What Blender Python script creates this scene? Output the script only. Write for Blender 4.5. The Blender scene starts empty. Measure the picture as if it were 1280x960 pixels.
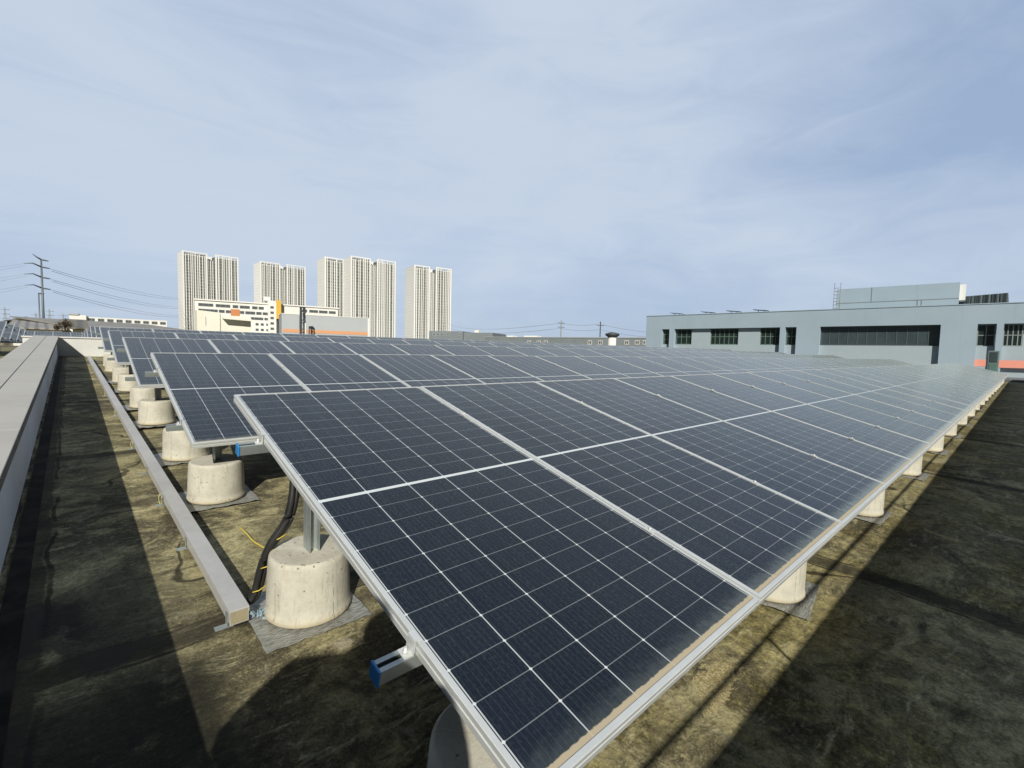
import bpy, math, random
from mathutils import Matrix, Vector
random.seed(7)
R_ = math.radians
scene = bpy.context.scene
COL = scene.collection

# ------------------------------------------------------------------ camera
CW = Vector((-0.5631, -2.5497, 0.2286))
f_px = 593.203
ROOF = Matrix(((1.0, -0.0004, -0.0075, 0), (0.0, 0.9987, -0.0503, 0), (0.0075, 0.0503, 0.9987, 0), (0, 0, 0, 1)))  # the roof falls 3 degrees southwards
def euler_mat(rx, ry, rz):
    return Matrix.Rotation(rz, 3, 'Z') @ Matrix.Rotation(ry, 3, 'Y') @ Matrix.Rotation(rx, 3, 'X')
RW = ROOF.to_3x3() @ euler_mat(R_(83.85776971), R_(-3.01544557), R_(-42.69378936))
cam_d = bpy.data.cameras.new('camera')
cam = bpy.data.objects.new('camera', cam_d)
COL.objects.link(cam)
cam_d.sensor_width = 36.0
cam_d.lens = f_px / 1280 * 36
cam_d.clip_start = 0.02
cam_d.clip_end = 20000
mw = RW.to_4x4(); mw.translation = CW
cam.matrix_world = mw
scene.camera = cam

# ------------------------------------------------------------------ world, sun, exposure
SUN_EL, SUN_HEAD = 30.8, 35.6            # the light travels towards heading 35.6 deg (clockwise from +Y)
world = bpy.data.worlds.new('World'); scene.world = world; world.use_nodes = True
wt = world.node_tree; wt.nodes.clear()
def wn(t, **k):
    n = wt.nodes.new(t)
    for a, b in k.items(): setattr(n, a, b)
    return n
sky = wn('ShaderNodeTexSky', sky_type='NISHITA', sun_disc=False, sun_elevation=R_(SUN_EL), sun_rotation=R_(180 + SUN_HEAD),
         air_density=1.0, dust_density=1.2, ozone_density=2.2, altitude=0)
wtc = wn('ShaderNodeTexCoord'); wmp = wn('ShaderNodeMapping'); wmp.inputs['Scale'].default_value = (0.9, 1.3, 2.6); wmp.inputs['Rotation'].default_value = (0, 0.12, 0.5); wmp.inputs['Location'].default_value = (0.35, 0.1, 0.0)
wnz = wn('ShaderNodeTexNoise'); wnz.inputs['Scale'].default_value = 1.15; wnz.inputs['Detail'].default_value = 6; wnz.inputs['Roughness'].default_value = 0.40; wnz.inputs['Distortion'].default_value = 0.35
wrp = wn('ShaderNodeValToRGB'); wrp.color_ramp.elements[0].position = 0.34; wrp.color_ramp.elements[0].color = (0.80, 0.80, 0.80, 1)
wrp.color_ramp.elements[1].position = 0.66; wrp.color_ramp.elements[1].color = (1, 1, 1, 1)
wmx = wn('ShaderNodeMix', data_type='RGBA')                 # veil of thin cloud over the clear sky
crp = wn('ShaderNodeValToRGB'); crp.color_ramp.elements[0].position = 0.34; crp.color_ramp.elements[0].color = (0.375, 0.490, 0.690, 1)
crp.color_ramp.elements[1].position = 0.60; crp.color_ramp.elements[1].color = (0.565, 0.655, 0.790, 1)
csc = wn('ShaderNodeVectorMath', operation='SCALE'); csc.inputs['Scale'].default_value = 10.0
# veil and clear sky are darkened overhead and southwards to lower the ambient light
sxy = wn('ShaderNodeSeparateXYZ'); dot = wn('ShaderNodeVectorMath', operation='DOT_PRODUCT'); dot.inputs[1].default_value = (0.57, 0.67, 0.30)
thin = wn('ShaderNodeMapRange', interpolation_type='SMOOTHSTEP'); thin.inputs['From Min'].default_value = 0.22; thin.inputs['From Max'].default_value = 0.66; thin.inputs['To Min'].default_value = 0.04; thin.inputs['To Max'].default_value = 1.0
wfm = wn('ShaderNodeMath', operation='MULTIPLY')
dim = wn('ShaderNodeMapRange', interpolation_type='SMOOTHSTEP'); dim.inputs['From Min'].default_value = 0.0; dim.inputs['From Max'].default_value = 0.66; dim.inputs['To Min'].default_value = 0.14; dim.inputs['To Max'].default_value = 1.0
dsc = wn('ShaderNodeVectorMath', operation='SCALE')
wbg = wn('ShaderNodeBackground'); wbg.inputs['Strength'].default_value = 0.10
wout = wn('ShaderNodeOutputWorld')
L = wt.links.new
wm2 = wn('ShaderNodeMapping'); wm2.inputs['Scale'].default_value = (1.0, 2.2, 6.0); wm2.inputs['Rotation'].default_value = (0.1, 0.2, -0.4)
wn2 = wn('ShaderNodeTexNoise'); wn2.inputs['Scale'].default_value = 2.6; wn2.inputs['Detail'].default_value = 9; wn2.inputs['Roughness'].default_value = 0.58; wn2.inputs['Distortion'].default_value = 0.8
wsum = wn('ShaderNodeMix', data_type='FLOAT'); wsum.inputs[0].default_value = 0.26
L(wtc.outputs['Generated'], wm2.inputs['Vector']); L(wm2.outputs['Vector'], wn2.inputs['Vector']); L(wnz.outputs['Fac'], wsum.inputs[2]); L(wn2.outputs['Fac'], wsum.inputs[3])
L(wtc.outputs['Generated'], wmp.inputs['Vector']); L(wmp.outputs['Vector'], wnz.inputs['Vector']); L(wsum.outputs[0], wrp.inputs['Fac']); L(wsum.outputs[0], crp.inputs['Fac'])
L(crp.outputs['Color'], csc.inputs[0]); L(csc.outputs[0], wmx.inputs[7])
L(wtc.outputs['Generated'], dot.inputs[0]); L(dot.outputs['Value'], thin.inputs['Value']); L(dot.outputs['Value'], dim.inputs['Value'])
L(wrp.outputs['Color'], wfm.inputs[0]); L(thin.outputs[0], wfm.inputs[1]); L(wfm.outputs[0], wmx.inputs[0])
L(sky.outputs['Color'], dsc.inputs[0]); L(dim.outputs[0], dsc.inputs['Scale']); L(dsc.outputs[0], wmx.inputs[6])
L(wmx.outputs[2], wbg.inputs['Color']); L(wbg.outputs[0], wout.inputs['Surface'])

sd = bpy.data.lights.new('sun', 'SUN'); sd.energy = 5.0; sd.angle = R_(0.5); sd.color = (1.0, 0.955, 0.85)
so = bpy.data.objects.new('sun', sd); COL.objects.link(so)
h, e = R_(SUN_HEAD), R_(SUN_EL)
travel = Vector((math.sin(h) * math.cos(e), math.cos(h) * math.cos(e), -math.sin(e)))
so.rotation_mode = 'QUATERNION'; so.rotation_quaternion = travel.to_track_quat('-Z', 'Y'); so.location = (0, -20, 30)
vs = scene.view_settings
scene.display_settings.display_device = 'sRGB'
vs.view_transform = 'Standard'; vs.look = 'None'; vs.exposure = 0.0; vs.gamma = 1.0; vs.use_curve_mapping = False
scene.cycles.max_bounces = 6

# ------------------------------------------------------------------ helpers
def ray(px, py): return RW @ Vector(((px - 640) / f_px, -(py - 480) / f_px, -1.0))
def at_z(px, py, z):
    r = ray(px, py); return CW + r * ((z - CW.z) / r.z)
def at_d(px, py, d):
    r = ray(px, py); return CW + r * (d / math.hypot(r.x, r.y))

class MB:
    def __init__(s): s.v, s.f, s.m, s.sm = [], [], [], []
    def poly(s, pts, mi=0):
        i = len(s.v); s.v += [tuple(p) for p in pts]; s.f.append(tuple(range(i, i + len(pts)))); s.m.append(mi); s.sm.append(False)
    def box(s, x0, x1, y0, y1, z0, z1, mi=0, M=None):
        i = len(s.v)
        P = [(x, y, z) for z in (z0, z1) for y in (y0, y1) for x in (x0, x1)]
        if M is not None: P = [tuple(M @ Vector(p)) for p in P]
        s.v += P
        for q in ((0, 2, 3, 1), (4, 5, 7, 6), (0, 1, 5, 4), (1, 3, 7, 5), (3, 2, 6, 7), (2, 0, 4, 6)):
            s.f.append(tuple(i + a for a in q)); s.m.append(mi); s.sm.append(False)
        return s
    def prism(s, prof, axis_pts, mi=0):
        """a closed profile (list of 3d points) extruded by a vector"""
        n = len(prof); i = len(s.v); d = Vector(axis_pts)
        s.v += [tuple(p) for p in prof] + [tuple(Vector(p) + d) for p in prof]
        s.f.append(tuple(i + k for k in reversed(range(n)))); s.m.append(mi); s.sm.append(False)
        s.f.append(tuple(i + n + k for k in range(n))); s.m.append(mi); s.sm.append(False)
        for k in range(n):
            a, b = i + k, i + (k + 1) % n
            s.f.append((a, b, b + n, a + n)); s.m.append(mi); s.sm.append(False)
        return s
    def lathe(s, prof, c=(0, 0, 0), n=40, mi=0, wob=0.0, cap=True, seed=0):
        rnd = random.Random(seed); i = len(s.v); k = len(prof)
        for j in range(n):
            a = 2 * math.pi * j / n
            for q, (r, z) in enumerate(prof):
                rr = r * (1 + rnd.uniform(-wob, wob) * (1.6 if q < 2 else 0.4))
                s.v.append((c[0] + rr * math.cos(a), c[1] + rr * math.sin(a), c[2] + z))
        for j in range(n):
            for q in range(k - 1):
                a, b = i + j * k + q, i + ((j + 1) % n) * k + q
                s.f.append((a, b, b + 1, a + 1)); s.m.append(mi); s.sm.append(True)
        if cap:
            s.f.append(tuple(i + j * k + k - 1 for j in range(n))); s.m.append(mi); s.sm.append(False)
            s.f.append(tuple(i + j * k for j in reversed(range(n)))); s.m.append(mi); s.sm.append(False)
        return s
    def tube(s, pts, r, n=8, mi=0, taper=1.0):
        pts = [Vector(p) for p in pts]; i = len(s.v); up = Vector((0, 0, 1))
        for k, p in enumerate(pts):
            d = (pts[min(k + 1, len(pts) - 1)] - pts[max(k - 1, 0)])
            d = d.normalized() if d.length > 1e-9 else up
            a = d.cross(up if abs(d.z) < 0.95 else Vector((1, 0, 0))).normalized(); b = d.cross(a)
            rr = r * (1 + (taper - 1) * k / max(1, len(pts) - 1))
            for j in range(n):
                t = 2 * math.pi * j / n
                s.v.append(tuple(p + a * (rr * math.cos(t)) + b * (rr * math.sin(t))))
        for k in range(len(pts) - 1):
            for j in range(n):
                a, b = i + k * n + j, i + k * n + (j + 1) % n
                s.f.append((a, b, b + n, a + n)); s.m.append(mi); s.sm.append(True)
        s.f.append(tuple(i + j for j in reversed(range(n)))); s.m.append(mi); s.sm.append(False)
        s.f.append(tuple(i + (len(pts) - 1) * n + j for j in range(n))); s.m.append(mi); s.sm.append(False)
        return s
    def bar(s, p, q, w, mi=0): return s.tube([p, q], w, 4, mi)
    def mesh(s, name, mats):
        me = bpy.data.meshes.new(name); me.from_pydata(s.v, [], s.f)
        for m in (mats if isinstance(mats, (list, tuple)) else [mats]): me.materials.append(m)
        me.polygons.foreach_set('material_index', s.m); me.polygons.foreach_set('use_smooth', s.sm); me.update()
        return me
    def build(s, name, mats, parent=None, M=None): return link(name, s.mesh(name, mats), parent, M)

def link(name, me, parent=None, M=None):
    o = bpy.data.objects.new(name, me); COL.objects.link(o)
    if parent is not None: o.parent = parent
    if M is not None: o.matrix_basis = M
    return o
def tag(o, label, cat, group=None):
    o['label'] = label; o['category'] = cat
    if group: o['group'] = group
    return o
def kind(o, k): o['kind'] = k; return o
def T(x, y, z): return Matrix.Translation((x, y, z))
def empty(name, M, label, cat, group=None):
    o = bpy.data.objects.new(name, None); COL.objects.link(o); o.matrix_basis = M; o.empty_display_size = 0.2
    return tag(o, label, cat, group)
def bevel(o, w, seg=2):
    m = o.modifiers.new('bevel', 'BEVEL'); m.width = w; m.segments = seg; m.limit_method = 'ANGLE'; m.angle_limit = R_(40); return o
ORD = ('first second third fourth fifth sixth seventh eighth ninth tenth eleventh twelfth thirteenth fourteenth fifteenth sixteenth seventeenth eighteenth nineteenth '
       'twentieth').split()
def ordinal(n):
    if n < 20: return ORD[n]
    if n == 29: return 'thirtieth'
    return ('twenty-' if n < 29 else 'thirty-') + ORD[(n - 20) % 10]

# ------------------------------------------------------------------ materials
class NT:
    def __init__(s, name):
        s.mat = bpy.data.materials.new(name); s.mat.use_nodes = True; s.t = s.mat.node_tree; s.t.nodes.clear()
        s.out = s.t.nodes.new('ShaderNodeOutputMaterial'); s.p = s.t.nodes.new('ShaderNodeBsdfPrincipled')
        s.t.links.new(s.p.outputs[0], s.out.inputs['Surface'])
    def put(s, sock, v):
        if hasattr(v, 'is_linked'): s.t.links.new(v, sock)
        elif isinstance(v, tuple) and len(v) == 3 and sock.type == 'RGBA': sock.default_value = v + (1,)
        else: sock.default_value = v
    def n(s, t, props=None, **ins):
        n = s.t.nodes.new(t)
        for k, v in (props or {}).items(): setattr(n, k, v)
        for k, v in ins.items():
            s.put(n.inputs[int(k[1:]) if k[0] == '_' and k[1:].isdigit() else k.replace('_', ' ')], v)
        return n
    def m(s, op, a, b=0.0, c=0.0, clamp=False):
        n = s.n('ShaderNodeMath', {'operation': op, 'use_clamp': clamp}, _0=a, _1=b)
        if op in ('MULTIPLY_ADD', 'SMOOTH_MIN', 'COMPARE'): s.put(n.inputs[2], c)
        return n.outputs[0]
    def mix(s, f, a, b): return s.n('ShaderNodeMix', {'data_type': 'RGBA'}, _0=f, _6=a, _7=b).outputs[2]
    def step(s, x, a, b, lo=0.0, hi=1.0):
        return s.n('ShaderNodeMapRange', {'interpolation_type': 'SMOOTHSTEP'}, Value=x, From_Min=a, From_Max=b, To_Min=lo, To_Max=hi).outputs[0]
    def co(s, kind='Object'): return s.n('ShaderNodeTexCoord').outputs[kind]
    def map(s, v, sc=(1, 1, 1), loc=(0, 0, 0), rot=(0, 0, 0)): return s.n('ShaderNodeMapping', None, Vector=v, Scale=sc, Location=loc, Rotation=rot).outputs[0]
    def noise(s, v, scale, detail=4, rough=0.55, dist=0.0): return s.n('ShaderNodeTexNoise', None, Vector=v, Scale=scale, Detail=detail, Roughness=rough, Distortion=dist).outputs['Fac']
    def sep(s, v): return s.n('ShaderNodeSeparateXYZ', None, Vector=v).outputs
    def bump(s, hgt, strength=0.3, dist=0.01):
        s.put(s.p.inputs['Normal'], s.n('ShaderNodeBump', None, Height=hgt, Strength=strength, Distance=dist).outputs[0])
    def set(s, **k):
        for a, b in k.items(): s.put(s.p.inputs[a.replace('_', ' ')], b)
        return s.mat

def worn(name, c, c2=None, rough=0.8, scale=3.0, amt=0.5, metallic=0.0, bump=0.0, bscale=60, sc=(1, 1, 1)):
    t = NT(name); v = t.map(t.co(), sc)
    n1 = t.noise(v, scale, 6, 0.6); n2 = t.noise(v, scale * 9, 3, 0.6)
    c2 = c2 or tuple(x * 0.72 for x in c)
    fac = t.m('MULTIPLY', t.step(t.m('ADD', t.m('MULTIPLY', n1, 0.7), t.m('MULTIPLY', n2, 0.3)), 0.38, 0.66), amt)
    col = t.mix(fac, c, c2)
    if bump: t.bump(t.noise(v, bscale, 4, 0.6), bump, 0.004)
    return t.set(Base_Color=col, Roughness=rough, Metallic=metallic)

M = {}
M['alu'] = worn('anodised_aluminium', (0.66, 0.68, 0.67), (0.54, 0.56, 0.55), 0.45, 2.0, 0.6, 0.35)
M['zinc'] = worn('galvanised_steel', (0.45, 0.49, 0.48), (0.30, 0.34, 0.34), 0.45, 6.0, 0.8, 0.6)
M['blue_cap'] = worn('blue_plastic', (0.03, 0.23, 0.56), (0.02, 0.16, 0.42), 0.45, 8, 0.5)
M['tray'] = worn('painted_tray_steel', (0.50, 0.495, 0.48), (0.41, 0.405, 0.39), 0.45, 2.5, 0.7, 0.15)
M['tray_end'] = worn('raw_tray_end', (0.50, 0.44, 0.30), (0.38, 0.33, 0.22), 0.4, 14, 0.7, 0.4)
M['cable'] = worn('black_cable_sheath', (0.012, 0.012, 0.012), (0.03, 0.028, 0.025), 0.5, 9, 0.6)
M['yellow'] = worn('yellow_green_wire', (0.62, 0.46, 0.06), (0.35, 0.36, 0.10), 0.5, 30, 0.6)
M['yellow_pale'] = worn('pale_yellow_wire', (0.55, 0.50, 0.22), (0.42, 0.44, 0.24), 0.5, 30, 0.6)
M['white_tie'] = worn('pale_cable_tie', (0.6, 0.62, 0.55), None, 0.5, 30, 0.5)
M['coping'] = worn('coping_panel', (0.45, 0.435, 0.395), (0.385, 0.37, 0.335), 0.6, 1.3, 0.7)
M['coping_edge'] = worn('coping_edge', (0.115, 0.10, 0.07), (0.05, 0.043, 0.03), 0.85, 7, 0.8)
M['wallpaint'] = worn('parapet_paint', (0.55, 0.57, 0.60), (0.44, 0.46, 0.49), 0.8, 1.6, 0.6, bump=0.08, bscale=40)
M['crosspaint'] = worn('cross_wall_paint', (0.68, 0.68, 0.66), (0.55, 0.55, 0.52), 0.8, 1.6, 0.5)
M['white'] = worn('white_render', (0.78, 0.77, 0.73), (0.66, 0.65, 0.61), 0.8, 0.15, 0.5)
M['fin'] = worn('white_tower_cladding', (0.80, 0.80, 0.78), (0.72, 0.72, 0.70), 0.7, 0.05, 0.5)
M['cream'] = worn('cream_render', (0.82, 0.80, 0.69), (0.75, 0.72, 0.60), 0.8, 0.3, 0.6)
M['grey_clad'] = worn('grey_cladding', (0.42, 0.45, 0.47), (0.37, 0.40, 0.42), 0.6, 0.3, 0.5)
M['far_grey'] = worn('far_grey_wall', (0.20, 0.23, 0.245), (0.155, 0.18, 0.195), 0.7, 0.25, 0.6)
def mat_facade():
    t = NT('grey_facade_paint'); v = t.co(); z = t.sep(v)[2]
    n = t.noise(v, 0.3, 6, 0.6); st = t.noise(t.map(v, (2.2, 2.2, 0.10)), 1.0, 6, 0.65)
    col = t.mix(t.step(n, 0.35, 0.7), (0.325, 0.418, 0.495), (0.296, 0.384, 0.455))
    col = t.mix(t.m('MULTIPLY', t.step(st, 0.55, 0.75), 0.28), col, (0.19, 0.23, 0.25))
    return t.set(Base_Color=col, Roughness=0.75)
M['facade'] = mat_facade()
M['spandrel'] = worn('pale_spandrel_panel', (0.355, 0.425, 0.475), (0.325, 0.392, 0.44), 0.7, 0.5, 0.6)
M['orange'] = worn('coral_stripe', (0.80, 0.32, 0.24), (0.70, 0.29, 0.22), 0.7, 0.5, 0.5)
M['orange_band'] = worn('orange_band', (0.66, 0.33, 0.17), (0.58, 0.30, 0.17), 0.7, 0.3, 0.5)
M['frame_dark'] = worn('window_frame', (0.24, 0.27, 0.27), None, 0.5, 3, 0.4)
M['frame_slate'] = worn('slate_window_frame', (0.085, 0.10, 0.105), None, 0.5, 3, 0.4)
M['frame_green'] = worn('green_window_frame', (0.12, 0.19, 0.15), None, 0.5, 3, 0.4)
M['dark_steel'] = worn('dark_lattice_steel', (0.07, 0.085, 0.09), (0.04, 0.05, 0.055), 0.6, 0.5, 0.6, 0.3)
M['pylon'] = worn('pylon_steel', (0.16, 0.185, 0.21), (0.11, 0.13, 0.15), 0.55, 0.3, 0.6, 0.3)
M['far_pylon'] = worn('hazed_pylon_steel', (0.33, 0.38, 0.44), None, 0.6, 0.3, 0.4)  # paler and bluer than the near pylon: distance haze put into the colour
M['wire'] = worn('power_line', (0.30, 0.33, 0.37), None, 0.6, 0.3, 0.3)
M['concrete_pole'] = worn('concrete_pole', (0.22, 0.23, 0.22), None, 0.8, 1, 0.5)
M['yellow_clad'] = worn('ochre_cladding', (0.68, 0.43, 0.06), (0.6, 0.37, 0.05), 0.7, 0.2, 0.4)
M['rust_orange'] = worn('orange_sheet', (0.55, 0.22, 0.08), None, 0.7, 0.5, 0.4)
M['bark'] = worn('bark', (0.07, 0.05, 0.03), None, 0.9, 5, 0.5)
M['leaf'] = worn('dry_leaves', (0.12, 0.085, 0.045), (0.07, 0.055, 0.03), 0.8, 3, 0.9)
M['cloth'] = worn('dark_clothing', (0.03, 0.03, 0.04), None, 0.9, 10, 0.5)
M['terrace'] = worn('grey_terrace', (0.17, 0.18, 0.185), (0.13, 0.14, 0.145), 0.85, 0.5, 0.7)
M['land'] = worn('distant_land', (0.14, 0.13, 0.105), (0.08, 0.085, 0.06), 0.9, 0.02, 0.9)

def mat_glass(name, c=(0.012, 0.018, 0.02), rough=0.12):
    t = NT(name); v = t.co(); n = t.noise(v, 0.9, 3)
    return t.set(Base_Color=t.mix(n, c, tuple(x * 2.4 for x in c)), Roughness=rough, IOR=1.5)
M['pane'] = mat_glass('window_pane', (0.010, 0.016, 0.016))
M['pane_grey'] = mat_glass('grey_tinted_pane', (0.028, 0.040, 0.046), 0.25)
M['far_window'] = mat_glass('far_window_glass', (0.05, 0.055, 0.06), 0.3)

def mat_concrete():
    t = NT('ballast_concrete'); oi = t.n('ShaderNodeObjectInfo')
    v = t.n('ShaderNodeVectorMath', {'operation': 'ADD'}, _0=t.co(), _1=oi.outputs['Location']).outputs[0]
    z = t.sep(t.co())[2]
    n1 = t.noise(v, 7, 6, 0.6); n2 = t.noise(t.map(v, (1, 1, 0.15)), 22, 4, 0.6)
    col = t.mix(t.step(n1, 0.35, 0.7), (0.56, 0.54, 0.455), (0.45, 0.43, 0.355))
    col = t.mix(t.m('MULTIPLY', t.step(n2, 0.58, 0.75), 0.45), col, (0.30, 0.275, 0.20))
    foot = t.m('MULTIPLY', t.step(t.m('ADD', z, t.m('MULTIPLY', n1, 0.05)), 0.065, 0.03), 0.6)
    col = t.mix(foot, col, (0.44, 0.36, 0.20))
    pit = t.n('ShaderNodeTexVoronoi', None, Vector=v, Scale=34.0, Randomness=1.0)
    pits = t.m('MULTIPLY', t.step(pit.outputs['Distance'], 0.20, 0.10), t.step(t.noise(v, 11, 2), 0.50, 0.58))
    vs_ = t.sep(t.co()); ang = t.m('ARCTAN2', vs_[1], vs_[0])
    seam = t.m('MULTIPLY', t.step(t.m('ABSOLUTE', t.m('SUBTRACT', ang, t.m('SUBTRACT', t.m('MULTIPLY', oi.outputs['Random'], 2.0), 2.9))), 0.016, 0.006), t.step(t.noise(v, 30, 3), 0.38, 0.55))
    col = t.mix(t.m('MULTIPLY', seam, 0.55), col, (0.22, 0.20, 0.15))
    drip = t.m('MULTIPLY', t.step(t.noise(t.n('ShaderNodeCombineXYZ', None, X=t.m('MULTIPLY', ang, 9.0), Y=t.m('MULTIPLY', z, 5.0), Z=t.m('MULTIPLY', oi.outputs['Random'], 40.0)).outputs[0], 1.0, 5, 0.65), 0.54, 0.70), 0.5)
    col = t.mix(drip, col, (0.30, 0.27, 0.19))
    mottle = t.noise(v, 45, 5, 0.7); col = t.mix(t.m('MULTIPLY', t.step(mottle, 0.5, 0.7), 0.35), col, (0.33, 0.315, 0.26))
    col = t.mix(t.m('MULTIPLY', pits, 0.7), col, (0.14, 0.12, 0.09))
    t.bump(t.m('SUBTRACT', t.m('MULTIPLY', t.noise(v, 60, 5, 0.65), 0.6), t.m('ADD', pits, t.m('MULTIPLY', seam, 0.6))), 0.55, 0.006)
    return t.set(Base_Color=col, Roughness=0.85)
M['concrete'] = mat_concrete()

def mat_foil():
    t = NT('foil_faced_mat'); v = t.co()
    w = t.noise(t.map(v, (18, 90, 1), rot=(0, 0, 0.6)), 1.4, 4, 0.6); n = t.noise(v, 26, 5, 0.6)
    col = t.mix(t.step(w, 0.35, 0.65), (0.40, 0.41, 0.39), (0.20, 0.20, 0.175))
    col = t.mix(t.m('MULTIPLY', t.step(n, 0.55, 0.7), 0.7), col, (0.12, 0.105, 0.07))
    t.bump(t.m('ADD', w, t.m('MULTIPLY', n, 0.6)), 0.7, 0.006)
    return t.set(Base_Color=col, Roughness=0.5, Metallic=0.25)
M['foil'] = mat_foil()

def mat_roof():
    t = NT('weathered_roof_screed'); v = t.co(); x, y, z = t.sep(v)
    warp = t.n('ShaderNodeTexNoise', None, Vector=v, Scale=1.3, Detail=3.0)
    wv = t.n('ShaderNodeVectorMath', {'operation': 'SCALE'}, _0=warp.outputs['Color'], Scale=0.35).outputs[0]
    v2 = t.n('ShaderNodeVectorMath', {'operation': 'ADD'}, _0=v, _1=wv).outputs[0]
    big = t.noise(v2, 0.85, 6, 0.6); mid = t.noise(v2, 3.6, 8, 0.66, 0.5); fine = t.noise(v, 30, 6, 0.7); grit = t.noise(v, 130, 3, 0.75)
    tro = t.noise(t.map(v2, (2.0, 9.0, 1), rot=(0, 0, 0.35)), 1.2, 7, 0.7)
    col = t.mix(t.step(big, 0.34, 0.66), (0.050, 0.043, 0.026), (0.165, 0.146, 0.078))
    col = t.mix(t.m('MULTIPLY', t.step(mid, 0.46, 0.62), 0.68), col, (0.330, 0.295, 0.160))
    streak = t.noise(t.map(v2, (1.6, 7.5, 1), rot=(0, 0, 0.15)), 2.2, 9, 0.74, 0.4)
    streak2 = t.noise(t.map(v2, (6.0, 1.7, 1), rot=(0, 0, -0.5)), 2.0, 9, 0.74, 0.4)
    col = t.mix(t.m('MULTIPLY', t.step(streak, 0.55, 0.66), 0.75), col, (0.355, 0.325, 0.195))
    col = t.mix(t.m('MULTIPLY', t.step(streak2, 0.58, 0.68), 0.5), col, (0.25, 0.23, 0.165))
    col = t.mix(t.m('MULTIPLY', t.step(tro, 0.48, 0.34), 0.65), col, (0.022, 0.019, 0.012))
    col = t.mix(t.m('MULTIPLY', t.step(fine, 0.55, 0.70), 0.5), col, (0.35, 0.32, 0.17))
    col = t.mix(t.m('MULTIPLY', t.step(fine, 0.45, 0.32), 0.6), col, (0.018, 0.016, 0.010))
    col = t.mix(t.m('MULTIPLY', t.step(grit, 0.53, 0.66), 0.4), col, (0.30, 0.275, 0.20))
    # moss on the south side
    moss = t.m('MULTIPLY', t.step(y, -1.15, -1.75), t.step(t.noise(v2, 2.0, 6, 0.65), 0.38, 0.60))
    col = t.mix(t.m('MULTIPLY', moss, 0.38), col, t.mix(t.step(fine, 0.4, 0.65), (0.060, 0.050, 0.008), (0.26, 0.215, 0.05)))
    # damp dark patches near the parapet
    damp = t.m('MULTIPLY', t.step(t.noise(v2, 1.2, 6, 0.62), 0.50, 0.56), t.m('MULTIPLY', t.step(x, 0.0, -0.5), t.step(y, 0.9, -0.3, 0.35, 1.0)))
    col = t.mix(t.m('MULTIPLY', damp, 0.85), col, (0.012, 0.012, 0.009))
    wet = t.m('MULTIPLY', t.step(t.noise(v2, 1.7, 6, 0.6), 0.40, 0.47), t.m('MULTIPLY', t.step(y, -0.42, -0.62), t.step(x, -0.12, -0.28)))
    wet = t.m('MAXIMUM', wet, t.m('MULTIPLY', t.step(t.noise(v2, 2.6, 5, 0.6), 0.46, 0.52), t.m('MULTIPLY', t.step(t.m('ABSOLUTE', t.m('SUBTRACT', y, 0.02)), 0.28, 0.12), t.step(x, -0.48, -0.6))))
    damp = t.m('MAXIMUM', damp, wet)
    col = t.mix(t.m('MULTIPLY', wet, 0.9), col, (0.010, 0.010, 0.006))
    # pale crust of old leaf litter in front of the low edge, and a small round stain beside the first block
    def blob(cx, cy, rx, ry, edge=0.35, amp=1.6, nz=None):
        nz = fine if nz is None else nz
        d = t.n('ShaderNodeVectorMath', {'operation': 'LENGTH'}, _0=t.map(v, (1 / rx, 1 / ry, 0), (-cx / rx, -cy / ry, 0))).outputs['Value']
        return t.step(t.m('ADD', d, t.m('MULTIPLY', t.m('SUBTRACT', nz, 0.5), amp)), 1.0, 1.0 - edge)
    col = t.mix(t.m('MULTIPLY', blob(0.205, -0.80, 0.045, 0.040), 0.6), col, (0.30, 0.27, 0.20))
    g70 = t.noise(v, 75, 5, 0.75); g25 = t.noise(v2, 22, 7, 0.75, 0.5)
    gain = t.m('MULTIPLY', t.step(g70, 0.34, 0.66, 0.80, 1.48), t.step(g25, 0.34, 0.66, 0.92, 1.52))
    col = t.n('ShaderNodeVectorMath', {'operation': 'SCALE'}, _0=col, Scale=gain).outputs[0]
    lit = t.noise(v, 17, 8, 0.72, 0.6)
    crust = t.m('MAXIMUM', blob(1.225, -1.865, 0.15, 0.070, 0.25, 3.2, lit), blob(1.10, -1.92, 0.11, 0.028, 0.3, 3.0, lit))
    col = t.mix(t.m('MULTIPLY', crust, 0.95), col, t.mix(t.step(grit, 0.42, 0.6), (0.25, 0.205, 0.09), (0.52, 0.455, 0.26)))
    # lap joints between the screed bays
    wob = t.m('MULTIPLY', t.m('SUBTRACT', t.noise(v, 2.5, 4), 0.5), 0.10)
    yy = t.m('ADD', y, wob); xx = t.m('ADD', x, wob)
    jy = t.m('ABSOLUTE', t.m('SUBTRACT', t.m('FRACT', t.m('DIVIDE', t.m('ADD', yy, 0.36 + 1.675), 3.35)), 0.5))
    jx = t.m('ABSOLUTE', t.m('SUBTRACT', t.m('FRACT', t.m('DIVIDE', t.m('SUBTRACT', xx, 2.74 - 1.75), 3.5)), 0.5))
    wide = t.m('MAXIMUM', t.step(jy, 0.024, 0.017), t.step(jx, 0.024, 0.016))
    thin = t.m('MAXIMUM', t.m('MULTIPLY', t.step(t.m('ABSOLUTE', t.m('SUBTRACT', jy, 0.024)), 0.004, 0.0015), 1.0), t.step(t.m('ABSOLUTE', t.m('SUBTRACT', jx, 0.024)), 0.004, 0.0015))
    brk = t.step(t.noise(v, 2.2, 4), 0.40, 0.52)
    col = t.mix(t.m('MULTIPLY', wide, 0.80), col, (0.030, 0.026, 0.018))
    col = t.mix(t.m('MULTIPLY', t.m('MULTIPLY', thin, brk), 0.8), col, (0.010, 0.009, 0.007))
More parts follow.
